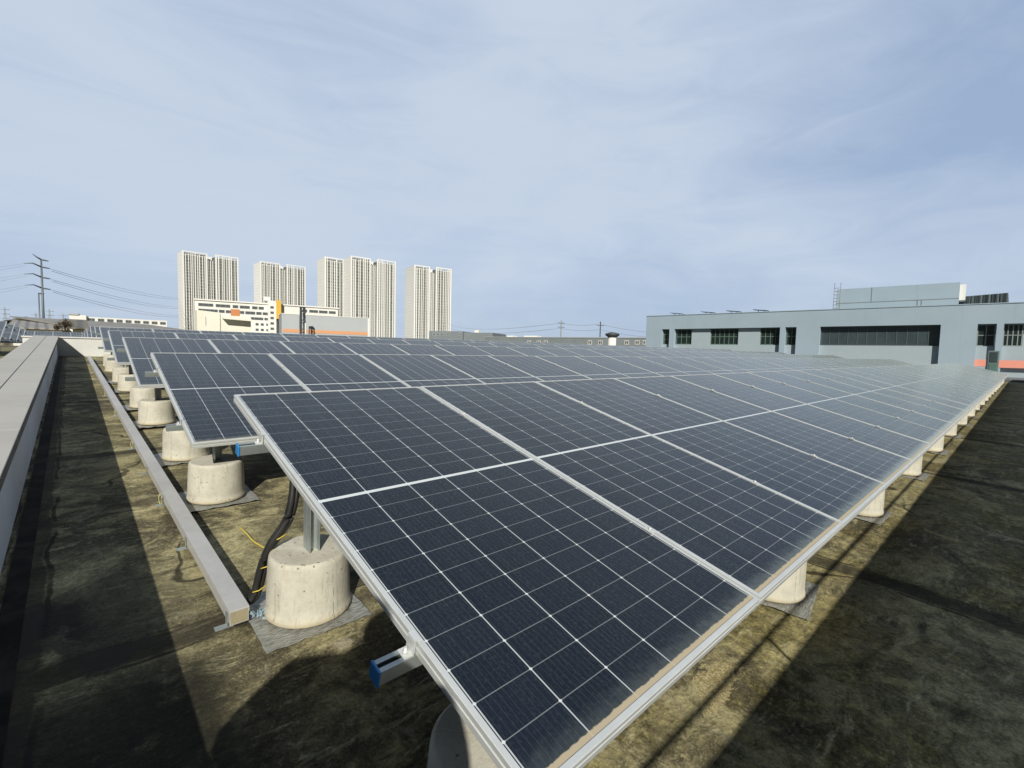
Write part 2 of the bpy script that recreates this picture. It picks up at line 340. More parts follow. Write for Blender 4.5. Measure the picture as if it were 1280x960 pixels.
    # hairline cracks
    vo = t.n('ShaderNodeTexVoronoi', {'feature': 'DISTANCE_TO_EDGE'}, Vector=t.n('ShaderNodeVectorMath', {'operation': 'ADD'}, _0=v2, _1=wv).outputs[0], Scale=0.55)
    crack = t.m('MULTIPLY', t.step(vo.outputs['Distance'], 0.010, 0.003), t.step(t.noise(v, 0.9, 3), 0.50, 0.60))
    col = t.mix(t.m('MULTIPLY', crack, 0.8), col, (0.012, 0.011, 0.009))
    hgt = t.m('ADD', t.m('ADD', t.m('MULTIPLY', streak, 0.5), t.m('ADD', t.m('MULTIPLY', fine, 0.5), t.m('MULTIPLY', g70, 0.45))), t.m('SUBTRACT', t.m('MULTIPLY', grit, 0.25), t.m('MULTIPLY', wide, 0.5)))
    t.bump(hgt, 0.55, 0.012)
    return t.set(Base_Color=col, Roughness=t.step(damp, 0, 1, 0.95, 0.8), Specular_IOR_Level=0.22)
M['roof'] = mat_roof()
def mat_gutter():
    t = NT('damp_gutter'); v = t.co()
    n = t.noise(v, 5, 6, 0.6); g = t.noise(v, 45, 4, 0.7)
    col = t.mix(t.step(n, 0.4, 0.7), (0.012, 0.012, 0.010), (0.035, 0.033, 0.026))
    col = t.mix(t.m('MULTIPLY', t.step(g, 0.68, 0.74), 0.7), col, (0.25, 0.24, 0.2))
    t.bump(g, 0.5, 0.006)
    return t.set(Base_Color=col, Roughness=0.95, Specular_IOR_Level=0.15)
M['gutter'] = mat_gutter()

PW, PL, PITCH = 1.0125, 2.094, 1.02300
RIM = 0.0115
def mat_cells():
    t = NT('dusty_solar_cells'); v = t.co(); x, y, z = t.sep(v)
    oi = t.n('ShaderNodeObjectInfo'); rnd = oi.outputs['Random']
    off = t.n('ShaderNodeCombineXYZ', None, X=t.m('MULTIPLY', rnd, 37.0), Y=t.m('MULTIPLY', rnd, 91.0)).outputs[0]
    vv = t.n('ShaderNodeVectorMath', {'operation': 'ADD'}, _0=v, _1=off).outputs[0]
    cw = (PW - 2 * RIM - 0.012) / 6
    u = t.m('DIVIDE', t.m('SUBTRACT', x, RIM + 0.006), cw)
    du = t.m('MULTIPLY', t.m('ABSOLUTE', t.m('SUBTRACT', u, t.m('ROUND', u))), cw)            # metres to the nearest column gap
    w = t.m('SUBTRACT', t.m('ABSOLUTE', t.m('ADD', y, PL / 2)), 0.0075)
    wr = t.m('DIVIDE', w, 0.0933)
    dv = t.m('MULTIPLY', t.m('ABSOLUTE', t.m('SUBTRACT', wr, t.m('ROUND', wr))), 0.0933)
    colgap = t.step(du, 0.0023, 0.0010); rowgap = t.m('MULTIPLY', t.step(dv, 0.0015, 0.0005), 0.30)
    midgap = t.step(w, 0.002, -0.001)
    dot = t.step(t.m('ADD', du, dv), 0.0062, 0.0040)
    line = t.m('MAXIMUM', t.m('MAXIMUM', t.m('MULTIPLY', colgap, 0.75), rowgap), t.m('MAXIMUM', midgap, dot))
    # cells: navy, each a little different, with fine wires running down the slope
    cid = t.n('ShaderNodeCombineXYZ', None, X=t.m('ADD', t.m('FLOOR', u), t.m('MULTIPLY', rnd, 50.0)), Y=t.m('FLOOR', wr), Z=t.m('SIGN', t.m('ADD', y, PL / 2)))
    cr = t.n('ShaderNodeTexWhiteNoise', {'noise_dimensions': '3D'}, Vector=cid.outputs[0]).outputs['Value']
    cell = t.mix(cr, (0.0045, 0.0080, 0.0165), (0.0070, 0.0115, 0.0215))
    bus = t.m('ABSOLUTE', t.m('SUBTRACT', t.m('FRACT', t.m('MULTIPLY', u, 10.0)), 0.5))
    cell = t.mix(t.m('MULTIPLY', t.step(bus, 0.055, 0.02), 0.16), cell, (0.16, 0.17, 0.19))
    col = t.mix(line, cell, (0.62, 0.66, 0.68))
    # dust: washed down the glass in streaks, beaded where drops dried, thick along the low edge
    s1 = t.noise(t.map(vv, (210, 5.5, 1)), 1.0, 3, 0.6); s2 = t.noise(t.map(vv, (60, 1.6, 1)), 1.0, 4, 0.6); bl = t.noise(vv, 2.2, 4, 0.55)
    bead = t.noise(t.map(vv, (165, 62, 1)), 1.0, 3, 0.65)
    up = t.m('ADD', y, PL)                                                                  # metres above the low edge
    dust = t.m('ADD', t.m('MULTIPLY', t.step(s1, 0.36, 0.80), 0.080), t.m('MULTIPLY', t.step(s2, 0.40, 0.78), 0.060))
    dust = t.m('MULTIPLY', dust, t.step(bl, 0.22, 0.78, 0.14, 0.34))
    dust = t.m('ADD', t.m('MULTIPLY', dust, t.step(bead, 0.42, 0.56, 0.05, 1.8)), 0.0095)
    low = t.step(t.m('ADD', up, t.m('MULTIPLY', t.m('SUBTRACT', t.noise(vv, 34, 5, 0.7), 0.5), 0.07)), 0.090, 0.022)
    dust = t.m('ADD', dust, t.m('MULTIPLY', t.m('POWER', low, 1.8), 0.20))
    geo = t.n('ShaderNodeNewGeometry')
    cosv = t.m('MAXIMUM', t.m('ABSOLUTE', t.n('ShaderNodeVectorMath', {'operation': 'DOT_PRODUCT'}, _0=geo.outputs['Incoming'], _1=geo.outputs['True Normal']).outputs['Value']), 0.03)
    thin = t.m('MINIMUM', t.m('MULTIPLY', t.m('MAXIMUM', dust, 0.0), 0.42), 0.9)
    spot = t.m('MULTIPLY', t.step(t.noise(t.map(vv, (190, 105, 1), (3.1, 7.7, 0)), 1.0, 2, 0.6), 0.50, 0.64), t.step(s2, 0.30, 0.62, 0.35, 1.0))
    thin = t.m('MINIMUM', t.m('ADD', t.m('MULTIPLY', thin, 0.66), t.m('MULTIPLY', spot, 0.018)), 0.9)
    layer = t.m('SUBTRACT', 1.0, t.m('POWER', t.m('SUBTRACT', 1.0, thin), t.m('POWER', cosv, -1.80)))   # optical depth of the dust film
    col = t.mix(layer, col, (0.335, 0.395, 0.380))
    crust = t.step(t.m('ADD', up, t.m('MULTIPLY', t.m('SUBTRACT', t.noise(vv, 55, 4, 0.6), 0.5), 0.010)), 0.0280, 0.0245)
    col = t.mix(t.m('MULTIPLY', crust, 0.9), col, (0.45, 0.385, 0.27))
    rough = t.m('ADD', t.m('ADD', 0.22, t.m('MULTIPLY', dust, 0.55)), t.m('MULTIPLY', crust, 0.6))
    t.put(t.p.inputs['Sheen Weight'], 0.0)
    t.bump(bead, 0.05, 0.001)
    return t.set(Base_Color=col, Roughness=rough, IOR=1.45, Specular_IOR_Level=0.22)
M['cells'] = mat_cells()

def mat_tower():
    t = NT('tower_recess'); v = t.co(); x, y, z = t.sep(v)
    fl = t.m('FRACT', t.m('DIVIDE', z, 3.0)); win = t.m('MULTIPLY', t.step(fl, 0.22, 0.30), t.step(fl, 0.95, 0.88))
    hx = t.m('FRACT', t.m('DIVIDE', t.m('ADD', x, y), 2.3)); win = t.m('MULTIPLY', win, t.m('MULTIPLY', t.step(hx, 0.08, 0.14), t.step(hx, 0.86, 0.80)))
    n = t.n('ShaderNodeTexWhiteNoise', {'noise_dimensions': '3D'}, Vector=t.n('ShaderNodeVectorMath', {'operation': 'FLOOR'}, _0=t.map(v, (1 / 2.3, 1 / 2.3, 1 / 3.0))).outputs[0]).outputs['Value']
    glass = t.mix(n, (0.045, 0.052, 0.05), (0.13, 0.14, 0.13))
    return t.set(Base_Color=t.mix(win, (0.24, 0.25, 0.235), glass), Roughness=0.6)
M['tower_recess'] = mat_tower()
def mat_tower_end():
    t = NT('tower_end_wall'); v = t.co(); x, y, z = t.sep(v)
    fl = t.m('FRACT', t.m('DIVIDE', z, 3.0)); g = t.m('MULTIPLY', t.step(fl, 0.1, 0.14), t.step(fl, 0.3, 0.26))
    return t.set(Base_Color=t.mix(t.m('MULTIPLY', g, 0.35), (0.80, 0.80, 0.77), (0.5, 0.49, 0.46)), Roughness=0.7)
M['tower_end'] = mat_tower_end()
def mat_sheet(name, c, c2, pitch=0.35, axis=0):
    t = NT(name); v = t.co(); a = t.sep(v)[axis]
    w = t.m('SINE', t.m('MULTIPLY', a, 2 * math.pi / pitch)); n = t.noise(v, 0.35, 6, 0.65); st = t.noise(t.map(v, (1.5, 0.2, 1)), 1.0, 4, 0.6)
    col = t.mix(t.step(n, 0.35, 0.7), c, c2); col = t.mix(t.m('MULTIPLY', t.step(st, 0.5, 0.75), 0.4), col, tuple(q * 0.6 for q in c2))
    t.bump(w, 0.6, pitch * 0.15)
    return t.set(Base_Color=col, Roughness=0.6, Metallic=0.1)
M['sheet_grey'] = mat_sheet('grey_roof_sheet', (0.30, 0.285, 0.26), (0.24, 0.225, 0.20), 0.7)
M['sheet_brown'] = mat_sheet('brown_roof_sheet', (0.20, 0.18, 0.14), (0.13, 0.115, 0.085), 1.2)
M['sheet_dark'] = mat_sheet('dark_green_roof_sheet', (0.065, 0.085, 0.09), (0.05, 0.065, 0.07), 0.5)

# ------------------------------------------------------------------ setting: land, roofs
RZ = -0.92                                # roof surface in roof coordinates
mb = MB(); S = 9000
mb.poly([(-S, -S, -9), (S, -S, -9), (S, S, -9), (-S, S, -9)])
kind(mb.build('ground', M['land']), 'structure')
mb = MB(); mb.box(-26, 38.6, -4.2, 15.3, RZ - 0.4, RZ)
kind(mb.build('roof', M['roof'], None, ROOF), 'structure')
mb = MB(); mb.box(-30, 38.6, 15.45, 62, -1.0, -0.20)
kind(mb.build('lower_roof', M['roof']), 'structure')
mb = MB(); mb.box(-0.82, -0.745, -1.9, 15.2, RZ - 0.02, RZ + 0.004)
kind(mb.build('gutter', M['gutter'], None, ROOF), 'structure')
mb = MB(); mb.box(38.9, 60, -26, 32, -1.2, -0.62)
kind(mb.build('terrace', M['terrace']), 'structure')

# ------------------------------------------------------------------ parapets
WH = 0.555
t0 = empty('parapet_wall', ROOF @ T(-1.04, -2.25, RZ), 'long low pale parapet wall capped with grey coping slabs, left of the cable tray', 'wall')
mb = MB(); mb.box(-0.20, 0.19, 0, 17.45, 0, WH - 0.051); mb.build('wall', M['wallpaint'], t0)
ys = [0.0, 1.45, 3.75, 6.15, 8.55, 10.9, 13.3, 15.6, 17.47]
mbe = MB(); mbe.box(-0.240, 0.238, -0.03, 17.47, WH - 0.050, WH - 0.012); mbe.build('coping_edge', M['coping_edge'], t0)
for a, b in zip(ys[:-1], ys[1:]):
    mb = MB(); mb.box(-0.245, -0.004, a + 0.004, b - 0.004, WH - 0.011, WH); mb.box(0.004, 0.235, a + 0.004, b - 0.004, WH - 0.011, WH)
    bevel(mb.build('coping_slab', M['coping'], t0), 0.003)
t0 = empty('cross_wall', ROOF @ T(-1.5, 15.3, RZ), 'short white wall crossing the far end of the walkway', 'wall')
mb = MB(); mb.box(0, 2.6, 0, 0.18, 0, 0.50); mb.build('wall', M['crosspaint'], t0)
mb = MB(); mb.box(-0.02, 2.62, -0.03, 0.22, 0.502, 0.53); mb.build('coping', M['crosspaint'], t0)
t0 = empty('south_parapet', ROOF @ T(-3.0, -3.62, RZ), 'tall roof-edge parapet behind the viewpoint, shading the right side of the roof', 'wall')
mb = MB(); mb.box(0, 41.6, 0, 0.26, 0, 1.10); mb.build('wall', M['wallpaint'], t0)
t1 = empty('lightning_conductor', ROOF @ T(-3.0, -3.40, RZ + 1.10), 'thin lightning conductor rod carried on clips along the roof-edge parapet', 'lightning rod')
mb = MB(); mb.tube([(0.2, 0, 0.13), (41.4, 0, 0.13)], 0.009, 6); mb.build('rod', M['zinc'], t1)
for k in range(14):
    x = 3.55 + k * 2.9
    mb = MB(); mb.tube([(x, 0, 0.0), (x, 0, 0.121)], 0.008, 6); mb.build('clip', M['zinc'], t1)

# ------------------------------------------------------------------ solar panels
TILT = R_(12.0196)
PM = Matrix.Rotation(TILT, 4, 'X')        # local -Y runs down the slope
fr = MB(); D = 0.035
for (x0, x1, y0, y1) in ((0, PW, -RIM, 0), (0, PW, -PL, -PL + RIM), (0, RIM, -PL + RIM, -RIM), (PW - RIM, PW, -PL + RIM, -RIM)):
    fr.box(x0, x1, y0, y1, -D, 0)
    # return flange and the shadow groove in the side
fr.box(0.0, 0.03, -PL + RIM, -RIM, -D - 0.002, -D + 0.0005); fr.box(PW - 0.03, PW, -PL + RIM, -RIM, -D - 0.002, -D + 0.0005)
fr.box(-0.0025, 0.0, -PL, 0, -0.012, -0.0015); fr.box(-0.0025, 0.0, -PL, 0, -D, -0.020)
fr.box(0, PW, -PL - 0.0025, -PL, -0.012, -0.0015); fr.box(0, PW, -PL - 0.0025, -PL, -D, -0.020)
FRAME = fr.mesh('frame', M['alu'])
gl = MB(); gl.box(RIM, PW - RIM, -PL + RIM, -RIM, -0.007, -0.0028)
GLASS = gl.mesh('cell_sheet', M['cells'])
ROWS = [(0.0, 0.0, 0.0), (-0.022, 3.0, 0.003), (-0.043, 5.963, 0.020), (-0.06, 9.067, 0.011), (-0.058, 12.657, -0.019)]      # roof coordinates
BACK = [(0.01, 18.6, 0.78), (-0.04, 21.4, 0.86), (-0.09, 24.0, 0.82), (-0.13, 26.7, 0.78), (-0.18, 29.4, 0.75)]                  # beyond the cross wall the roof is level again
LEVEL = Matrix.Rotation(R_(3), 4, 'X')
ROWM = [ROOF @ T(*p) for p in ROWS] + [T(*p) @ LEVEL for p in BACK]
NP, NROW = 35, 8
ROWNAME = ['front row'] + [ORD[k] + ' row from front' for k in range(1, 8)]
def panel(Mx, label, group):
    root = empty('solar_panel', Mx, label, 'solar panel', group)
    link('frame', FRAME, root); link('cell_sheet', GLASS, root)
    return root
for r in range(NROW):
    for i in range(NP):
        jz = random.uniform(-0.002, 0.002); ja = random.uniform(-0.0015, 0.0015)
        Mx = ROWM[r] @ T(i * PITCH, 0, jz) @ Matrix.Rotation(TILT + ja, 4, 'X')
        where = ('leftmost in ' + ROWNAME[r]) if i == 0 else ('rightmost in ' + ROWNAME[r]) if i == NP - 1 else f'{ordinal(i)} from left in {ROWNAME[r]}'
        panel(Mx, 'dusty solar panel, ' + where, 'solar panels in the rooftop rows')
# the two last rows show as a sliver each
mb = MB()
for r in (8, 9):
    for i in range(NP):
        Mx = ROWM[r] @ T(i * PITCH, 0, 0) @ PM
        for (v, fcs, mi) in (([x.co for x in FRAME.vertices], [tuple(p.vertices) for p in FRAME.polygons], 0), ([x.co for x in GLASS.vertices], [tuple(p.vertices) for p in GLASS.polygons], 1)):
            k = len(mb.v); mb.v += [tuple(Mx @ c) for c in v]
            for q in fcs: mb.f.append(tuple(k + a for a in q)); mb.m.append(mi); mb.sm.append(False)
def mat_cells_far():
    t = NT('far_solar_cells'); n = t.noise(t.co(), 1.5, 4)
    return t.set(Base_Color=t.mix(n, (0.03, 0.034, 0.05), (0.045, 0.05, 0.065)), Roughness=0.2, IOR=1.48)
M['cells_far'] = mat_cells_far()
o = mb.build('far_solar_panels', [M['alu'], M['cells_far']]); kind(tag(o, 'slivers of dark solar panels in the two farthest rows of the array', 'solar panels'), 'stuff')

# ------------------------------------------------------------------ racks: rails, posts, beams, clamps
VU, VL, VP = 0.481, 1.685, 1.80
def slope(v, n=0.0):                      # point on the panel plane, v down the slope, n along its normal
    return Vector((0, -v * math.cos(TILT) - n * math.sin(TILT), -v * math.sin(TILT) + n * math.cos(TILT)))
def channel(x0, x1, w=0.036, hgt=0.038, th=0.0025):
    m = MB(); m.box(x0, x1, -w / 2, -w / 2 + th, -hgt, 0); m.box(x0, x1, w / 2 - th, w / 2, -hgt, 0); m.box(x0, x1, -w / 2 + th, w / 2 - th, -hgt, -hgt + th)
    m.box(x0, x1, -w / 2 + th, -w / 2 + 0.012, -th, 0); m.box(x0, x1, w / 2 - 0.012, w / 2 - th, -th, 0)
    return m
POSTX = [0.19 + 1.93 * k for k in range(19)]
post_mesh = {}
def rack(r, posts, cols, Mroot, caps=True, clamps=True, label='', zfoot=-0.655):
    root = empty('mounting_rack', Mroot, label, 'mounting rack', 'steel racks carrying the panel rows')
    for v in (VU, VL):
        p = slope(v, -D - 0.004)
        Mr = T(0, p.y, p.z) @ PM
        rl = channel(-0.088, cols * PITCH + 0.08).build('rail', M['zinc'], root, Mr)
        if caps:
            c = MB(); c.box(-0.0955, -0.0885, -0.0205, 0.0205, -0.0405, 0.0025); bevel(c.build('end_cap', M['blue_cap'], rl), 0.002)
        if clamps:
            for i in range(cols + 1):
                cx = i * PITCH - 0.009
                c = MB()
                if i == 0:
                    c.box(cx - 0.022, cx + 0.004, -0.016, 0.016, 0.0005, 0.003); c.box(cx + 0.000, cx + 0.004, -0.016, 0.016, 0.003, 0.036); c.box(cx + 0.000, cx + 0.016, -0.016, 0.016, 0.0395, 0.0425)
                    c.lathe([(0.0065, 0), (0.0065, 0.006), (0.004, 0.006), (0.004, 0.016)], (cx - 0.011, 0.0, 0.003), 8)
                else:
                    c.box(cx - 0.016, cx + 0.016, -0.02, 0.02, 0.0395, 0.043); c.lathe([(0.007, 0), (0.007, 0.007)], (cx, 0, 0.043), 6)
                c.build('clamp', M['alu'], root, Mr)
    for x in posts:
        for v in (VU + 0.03, VP):
            p = slope(v, -D - 0.049)
            key = (v, zfoot)
            if key not in post_mesh:
                m = MB(); top = p.z - 0.002
                for s in (-1, 1):         # back-to-back channels
                    m.box(-0.021, 0.021, s * 0.004, s * 0.007, zfoot, top); m.box(-0.021, -0.018, s * 0.007, s * 0.040, zfoot, top); m.box(0.018, 0.021, s * 0.007, s * 0.040, zfoot, top)
                m.box(-0.055, 0.055, -0.05, 0.05, zfoot + 0.002, zfoot + 0.008)
                post_mesh[key] = m.mesh('post', M['zinc'])
            link('post', post_mesh[key], root, T(x, p.y, 0))
        m = MB(); a = slope(VU - 0.25, -D - 0.053); b = slope(VP + 0.10, -D - 0.053)
        Mb = T(x + 0.045, a.y, a.z) @ PM @ Matrix.Rotation(-math.pi / 2, 4, 'Z')
        link('beam', channel(0, (b - a).length).mesh('beam', M['zinc']), root, Mb)
    return root
for r in range(NROW + 2):
    px = POSTX if r < 2 else POSTX[:3]
    rack(r, px, NP, ROWM[r], r == 0, r < 2,
         ('galvanised steel rack carrying the ' + (ROWNAME[r].replace(' from front', '') + ' of solar panels, counted from the front' if r else 'front row of solar panels')) if r < NROW else
         ('galvanised steel rack carrying the next to last row of solar panels' if r == 8 else 'galvanised steel rack carrying the farthest row of solar panels'))

# ------------------------------------------------------------------ ballast blocks and the foil mats under them
BH = 0.268
BLK = [MB().lathe([(0.1738, 0.0), (0.1815, 0.010), (0.1786, 0.026), (0.1748, 0.034), (0.1738, 0.060), (0.1719, 0.12), (0.1690, 0.19), (0.1657, 0.245), (0.1633, 0.258), (0.1585, 0.265), (0.1509, BH)], wob=0.006, seed=k, n=56).mesh('ballast_block', M['concrete']) for k in range(4)]
def mat_mesh(seed):
    rn = random.Random(seed); n = 12; m = MB(); P = []
    for j in range(n + 1):
        for i in range(n + 1):
            x, y = (i / n - .5) * 0.43, (j / n - .5) * 0.46
            e = max(abs(i / n - .5), abs(j / n - .5)) * 2
            z = 0.004 + (rn.uniform(0, 0.003) + 0.007 * max(0, math.sin(i * 1.9 + seed) * math.cos(j * 1.3 + seed))) * (1 if e > 0.8 else 0.15)
            P.append((x + rn.uniform(-.002, .002), y + rn.uniform(-.002, .002), z))
    m.v = P
    for j in range(n):
        for i in range(n):
            a = j * (n + 1) + i; m.f.append((a, a + 1, a + n + 2, a + n + 1)); m.m.append(0); m.sm.append(True)
    me = m.mesh('foil_mat', M['foil']); return me
MAT = [mat_mesh(k) for k in range(4)]
YU, YL = slope(VU + 0.03, -D - 0.049).y, slope(VP, -D - 0.049).y
for r in range(NROW + 2):
    for k, x in enumerate(POSTX if r < 2 else POSTX[:3]):
        for edge, yy in (('low', YL), ('high', YU)):
            if r == 1 and k > 8 and edge == 'low': continue
            X, Y = x + random.uniform(-.012, .012), yy + random.uniform(-.012, .012)
            rown = ROWNAME[r] if r < NROW else ('next to last row' if r == 8 else 'farthest row')
            wh = ('leftmost' if k == 0 else f'{ordinal(k)} from left') + f' under {edge} edge of {rown}'
            q = (k + r * 3 + (edge == 'low')) % 4
            b = link('ballast_block', BLK[q], None, ROWM[r] @ T(X, Y, RZ + 0.012) @ Matrix.Rotation(random.uniform(0, 6), 4, 'Z'))
            tag(b, 'concrete ballast block, ' + wh, 'ballast block', 'concrete blocks weighing down the racks')
            if r < 4:
                mm = link('foil_mat', MAT[q], None, ROWM[r] @ T(X + random.uniform(-.03, .01), Y + random.uniform(-.01, .02), RZ + 0.002) @ Matrix.Rotation(random.uniform(-.12, .12) + 0.06, 4, 'Z'))
                tag(mm, 'silver foil mat, ' + wh, 'mat', 'foil mats under the blocks')

def spline(pts, n=10):
    P = [Vector(p) for p in pts]; P = [2 * P[0] - P[1]] + P + [2 * P[-1] - P[-2]]; out = []
    for k in range(1, len(P) - 2):
        for j in range(n):
            t = j / n; a, b, c, d = P[k - 1:k + 3]
            out.append(0.5 * ((2 * b) + (c - a) * t + (2 * a - 5 * b + 4 * c - d) * t * t + (3 * b - a - 3 * c + d) * t ** 3))
    return out + [P[-2]]
# ------------------------------------------------------------------ cable tray, cables, wires on the roof
t0 = empty('cable_tray', ROOF @ T(-0.088, -0.45, RZ) @ Matrix.Rotation(R_(0.6), 4, 'Z') @ Matrix.Diagonal((0.88, 1, 0.92, 1)), 'long grey covered cable tray running beside the walkway on small feet', 'cable tray')
m = MB(); cuts = [0, 2.05, 4.1, 6.15, 8.2, 10.3, 12.4, 14.4]
for a, b in zip(cuts[:-1], cuts[1:]):
    m = MB(); m.box(-0.042, 0.042, a + 0.0015, b - 0.0015, 0.086, 0.096); m.box(-0.042, -0.0395, a + 0.0015, b - 0.0015, 0.070, 0.086); m.box(0.0395, 0.042, a + 0.0015, b - 0.0015, 0.070, 0.086)
    bevel(m.build('lid', M['tray'], t0), 0.003)
m = MB(); m.box(-0.039, -0.037, 0.003, 14.4, 0.026, 0.0855); m.box(0.037, 0.039, 0.003, 14.4, 0.026, 0.0855); m.box(-0.037, 0.037, 0.003, 14.4, 0.026, 0.028); m.build('trough', M['tray'], t0)
m = MB(); m.box(-0.0365, 0.0365, 0.0035, 0.006, 0.029, 0.085); m.build('end_plate', M['tray_end'], t0)
for j, y in enumerate((0.05, 0.95, 1.76, 2.6, 3.54, 5.46, 7.3, 9.2, 11.2, 13.2)):
    m = MB(); m.box(-0.092, 0.05, y - 0.016, y + 0.016, 0.001, 0.005); m.box(-0.044, -0.0415, y - 0.016, y + 0.016, 0.005, 0.066); m.box(0.0425, 0.045, y - 0.016, y + 0.016, 0.005, 0.066); m.box(-0.037, 0.037, y - 0.016, y + 0.016, 0.005, 0.0255)
    ft = m.build('foot', M['zinc'], t0)
    if j in (2, 4, 5, 6):
        m = MB(); m.tube(spline([(-0.046, y + 0.03, 0.078), (-0.060, y + 0.024, 0.072), (-0.066, y + 0.014, 0.045), (-0.062, y + 0.004, 0.015), (-0.056, y - 0.002, 0.008)], 4), 0.0022, 6)
        m.tube(spline([(-0.046, y - 0.014, 0.072), (-0.055, y - 0.012, 0.055), (-0.052, y - 0.006, 0.025), (-0.048, y - 0.002, 0.010)], 4), 0.0022, 6)
        m.build('earth_wire', M['yellow_pale'], ft)

G0 = RZ
t0 = empty('cable_bundle', ROOF @ T(0, 0, G0), 'black cable bundle rising from the tray end past the first block', 'cables')
for k, (dx, dy) in enumerate(((0, 0), (0.022, 0.010), (0.006, 0.026))):
    pts = [(-0.075 + dx * .5, -0.36 + dy, 0.055), (-0.035 + dx, -0.36 + dy, 0.05), (-0.008 + dx, -0.365 + dy, 0.10), (0.012 + dx, -0.375 + dy, 0.20), (0.045 + dx, -0.39 + dy, 0.30), (0.105 + dx, -0.405 + dy, 0.40), (0.135 + dx, -0.40 + dy, 0.52), (0.15 + dx, -0.35 + dy, 0.66), (0.17 + dx, -0.20 + dy, 0.80)]
    m = MB(); m.tube(spline(pts), 0.0125, 10); m.build('cable', M['cable'], t0)
for (x, y, z) in ((0.002, -0.36, 0.10), (0.03, -0.372, 0.205), (0.075, -0.385, 0.325)):
    m = MB(); m.tube([(x - .022, y - .012, z), (x + .0, y - .024, z + .006), (x + .028, y - .012, z + .012), (x + .05, y + .01, z + .016)], 0.0026, 6)
    m.build('cable_tie', M['yellow'], t0)
m = MB(); m.tube(spline([(0.16, 0.62, 0.006), (0.165, 0.50, 0.012), (0.172, 0.36, 0.008), (0.20, 0.20, 0.010), (0.21, 0.06, 0.008), (0.23, -0.02, 0.03), (0.22, -0.12, 0.07), (0.21, -0.22, 0.16)]), 0.0045, 6)
tag(m.build('earth_wire', M['yellow'], None, ROOF @ T(0, 0, G0)), 'yellow earth wire trailing over the roof between the first two blocks', 'wire')
m = MB(); m.tube(spline([(0.46, -0.52, 0.004), (0.55, -0.8, 0.006), (0.40, -1.1, 0.004), (0.36, -1.35, 0.004)]), 0.0025, 5)
rn = random.Random(3)
m = MB()
for k in range(16):
    a = rn.uniform(0, 6.28); p = Vector((-0.018 + rn.uniform(-.02, .018), -0.44 + rn.uniform(-.02, .02), 0.006 + rn.uniform(0, .03))); q = p + Vector((math.cos(a) * .02, math.sin(a) * .02, rn.uniform(-.006, .02)))
    m.poly([p, q, q + Vector((0.006, 0.01, 0.008)), p + Vector((0.004, 0.01, 0.006))])
def mat_bag():
    t = NT('blue_plastic_film'); return t.set(Base_Color=t.mix(t.noise(t.co(), 40, 3), (0.14, 0.25, 0.33), (0.34, 0.41, 0.44)), Roughness=0.3)
M['bag'] = mat_bag()
tag(m.build('plastic_scrap', M['bag'], None, ROOF @ T(0, 0, G0)), 'crumpled scrap of pale blue plastic at the end of the cable tray', 'litter')

# ------------------------------------------------------------------ rows beyond the cross wall, on the lower roof to the left
for k, (Yr, zr) in enumerate(((17.45, 0.79), (19.95, 0.77), (22.45, 0.75), (24.95, 0.73))):
    nm = ('nearest', 'second nearest', 'third nearest', 'farthest')[k]
    for i in range(3):
        Mx = T(-1.9 - (i + 1) * PITCH, Yr, zr) @ Matrix.Rotation(R_(15), 4, 'X')
        panel(Mx, f'solar panel left of parapet, {("rightmost", "second from right", "third from right")[i]} in {nm} of four rows', 'solar panels left of the parapet')
    rack(50, [0.3, 2.2], 3, T(-1.9 - 3 * PITCH, Yr, zr) @ Matrix.Rotation(R_(3), 4, 'X'), False, False, f'steel rack under the {nm} of the four short panel rows left of the parapet', -0.80)
    for (dx, dy, wd) in ((0.3, -0.45, 'left rear'), (2.2, -0.45, 'right rear'), (0.3, -1.62, 'left front'), (2.2, -1.62, 'right front')):
        b = link('ballast_block', BLK[k], None, T(-1.9 - 3 * PITCH + dx, Yr + dy, -0.20))
        tag(b, f'pale concrete ballast block, {wd} under the {nm} short row left of the parapet', 'ballast block', 'concrete blocks weighing down the racks')
for k, (Yr, x0, zr, n, nm) in enumerate(((50.0, -5.7, 1.05, 7, 'lower'), (54.0, 0.35, 1.42, 3, 'upper'))):
    for i in range(n):
        panel(T(x0 + i * PITCH, Yr, zr) @ Matrix.Rotation(R_(14), 4, 'X'), f'distant solar panel beyond the white cross wall, {ordinal(i)} from left in {nm} row', 'distant panels beyond the cross wall')
    rack(60, [0.3, n * PITCH - 0.4], n, T(x0, Yr, zr) @ Matrix.Rotation(R_(2), 4, 'X'), False, False, f'steel rack under the {nm} distant panel row beyond the cross wall', -1.5)

# ------------------------------------------------------------------ building blocks for the skyline
class Face:
    """a vertical wall through two plan points; u runs from a to b, d points away from the viewer"""
    def __init__(s, a, b, z0=-9.0):
        s.a = Vector((a[0], a[1], 0)); s.z0 = z0
        d = Vector((b[0] - a[0], b[1] - a[1], 0)); s.w = d.length; s.x = d.normalized(); s.y = Vector((-s.x.y, s.x.x, 0))
        s.M = Matrix.Translation((s.a.x, s.a.y, z0)) @ Matrix.Rotation(math.atan2(s.x.y, s.x.x), 4, 'Z')
    def uv(s, px, py, d=0.0):
        r = ray(px, py); o = s.a + s.y * d - Vector((CW.x, CW.y, 0)); t = o.dot(s.y) / Vector((r.x, r.y, 0)).dot(s.y); p = CW + r * t
        return (Vector((p.x, p.y, 0)) - s.a).dot(s.x), p.z - s.z0

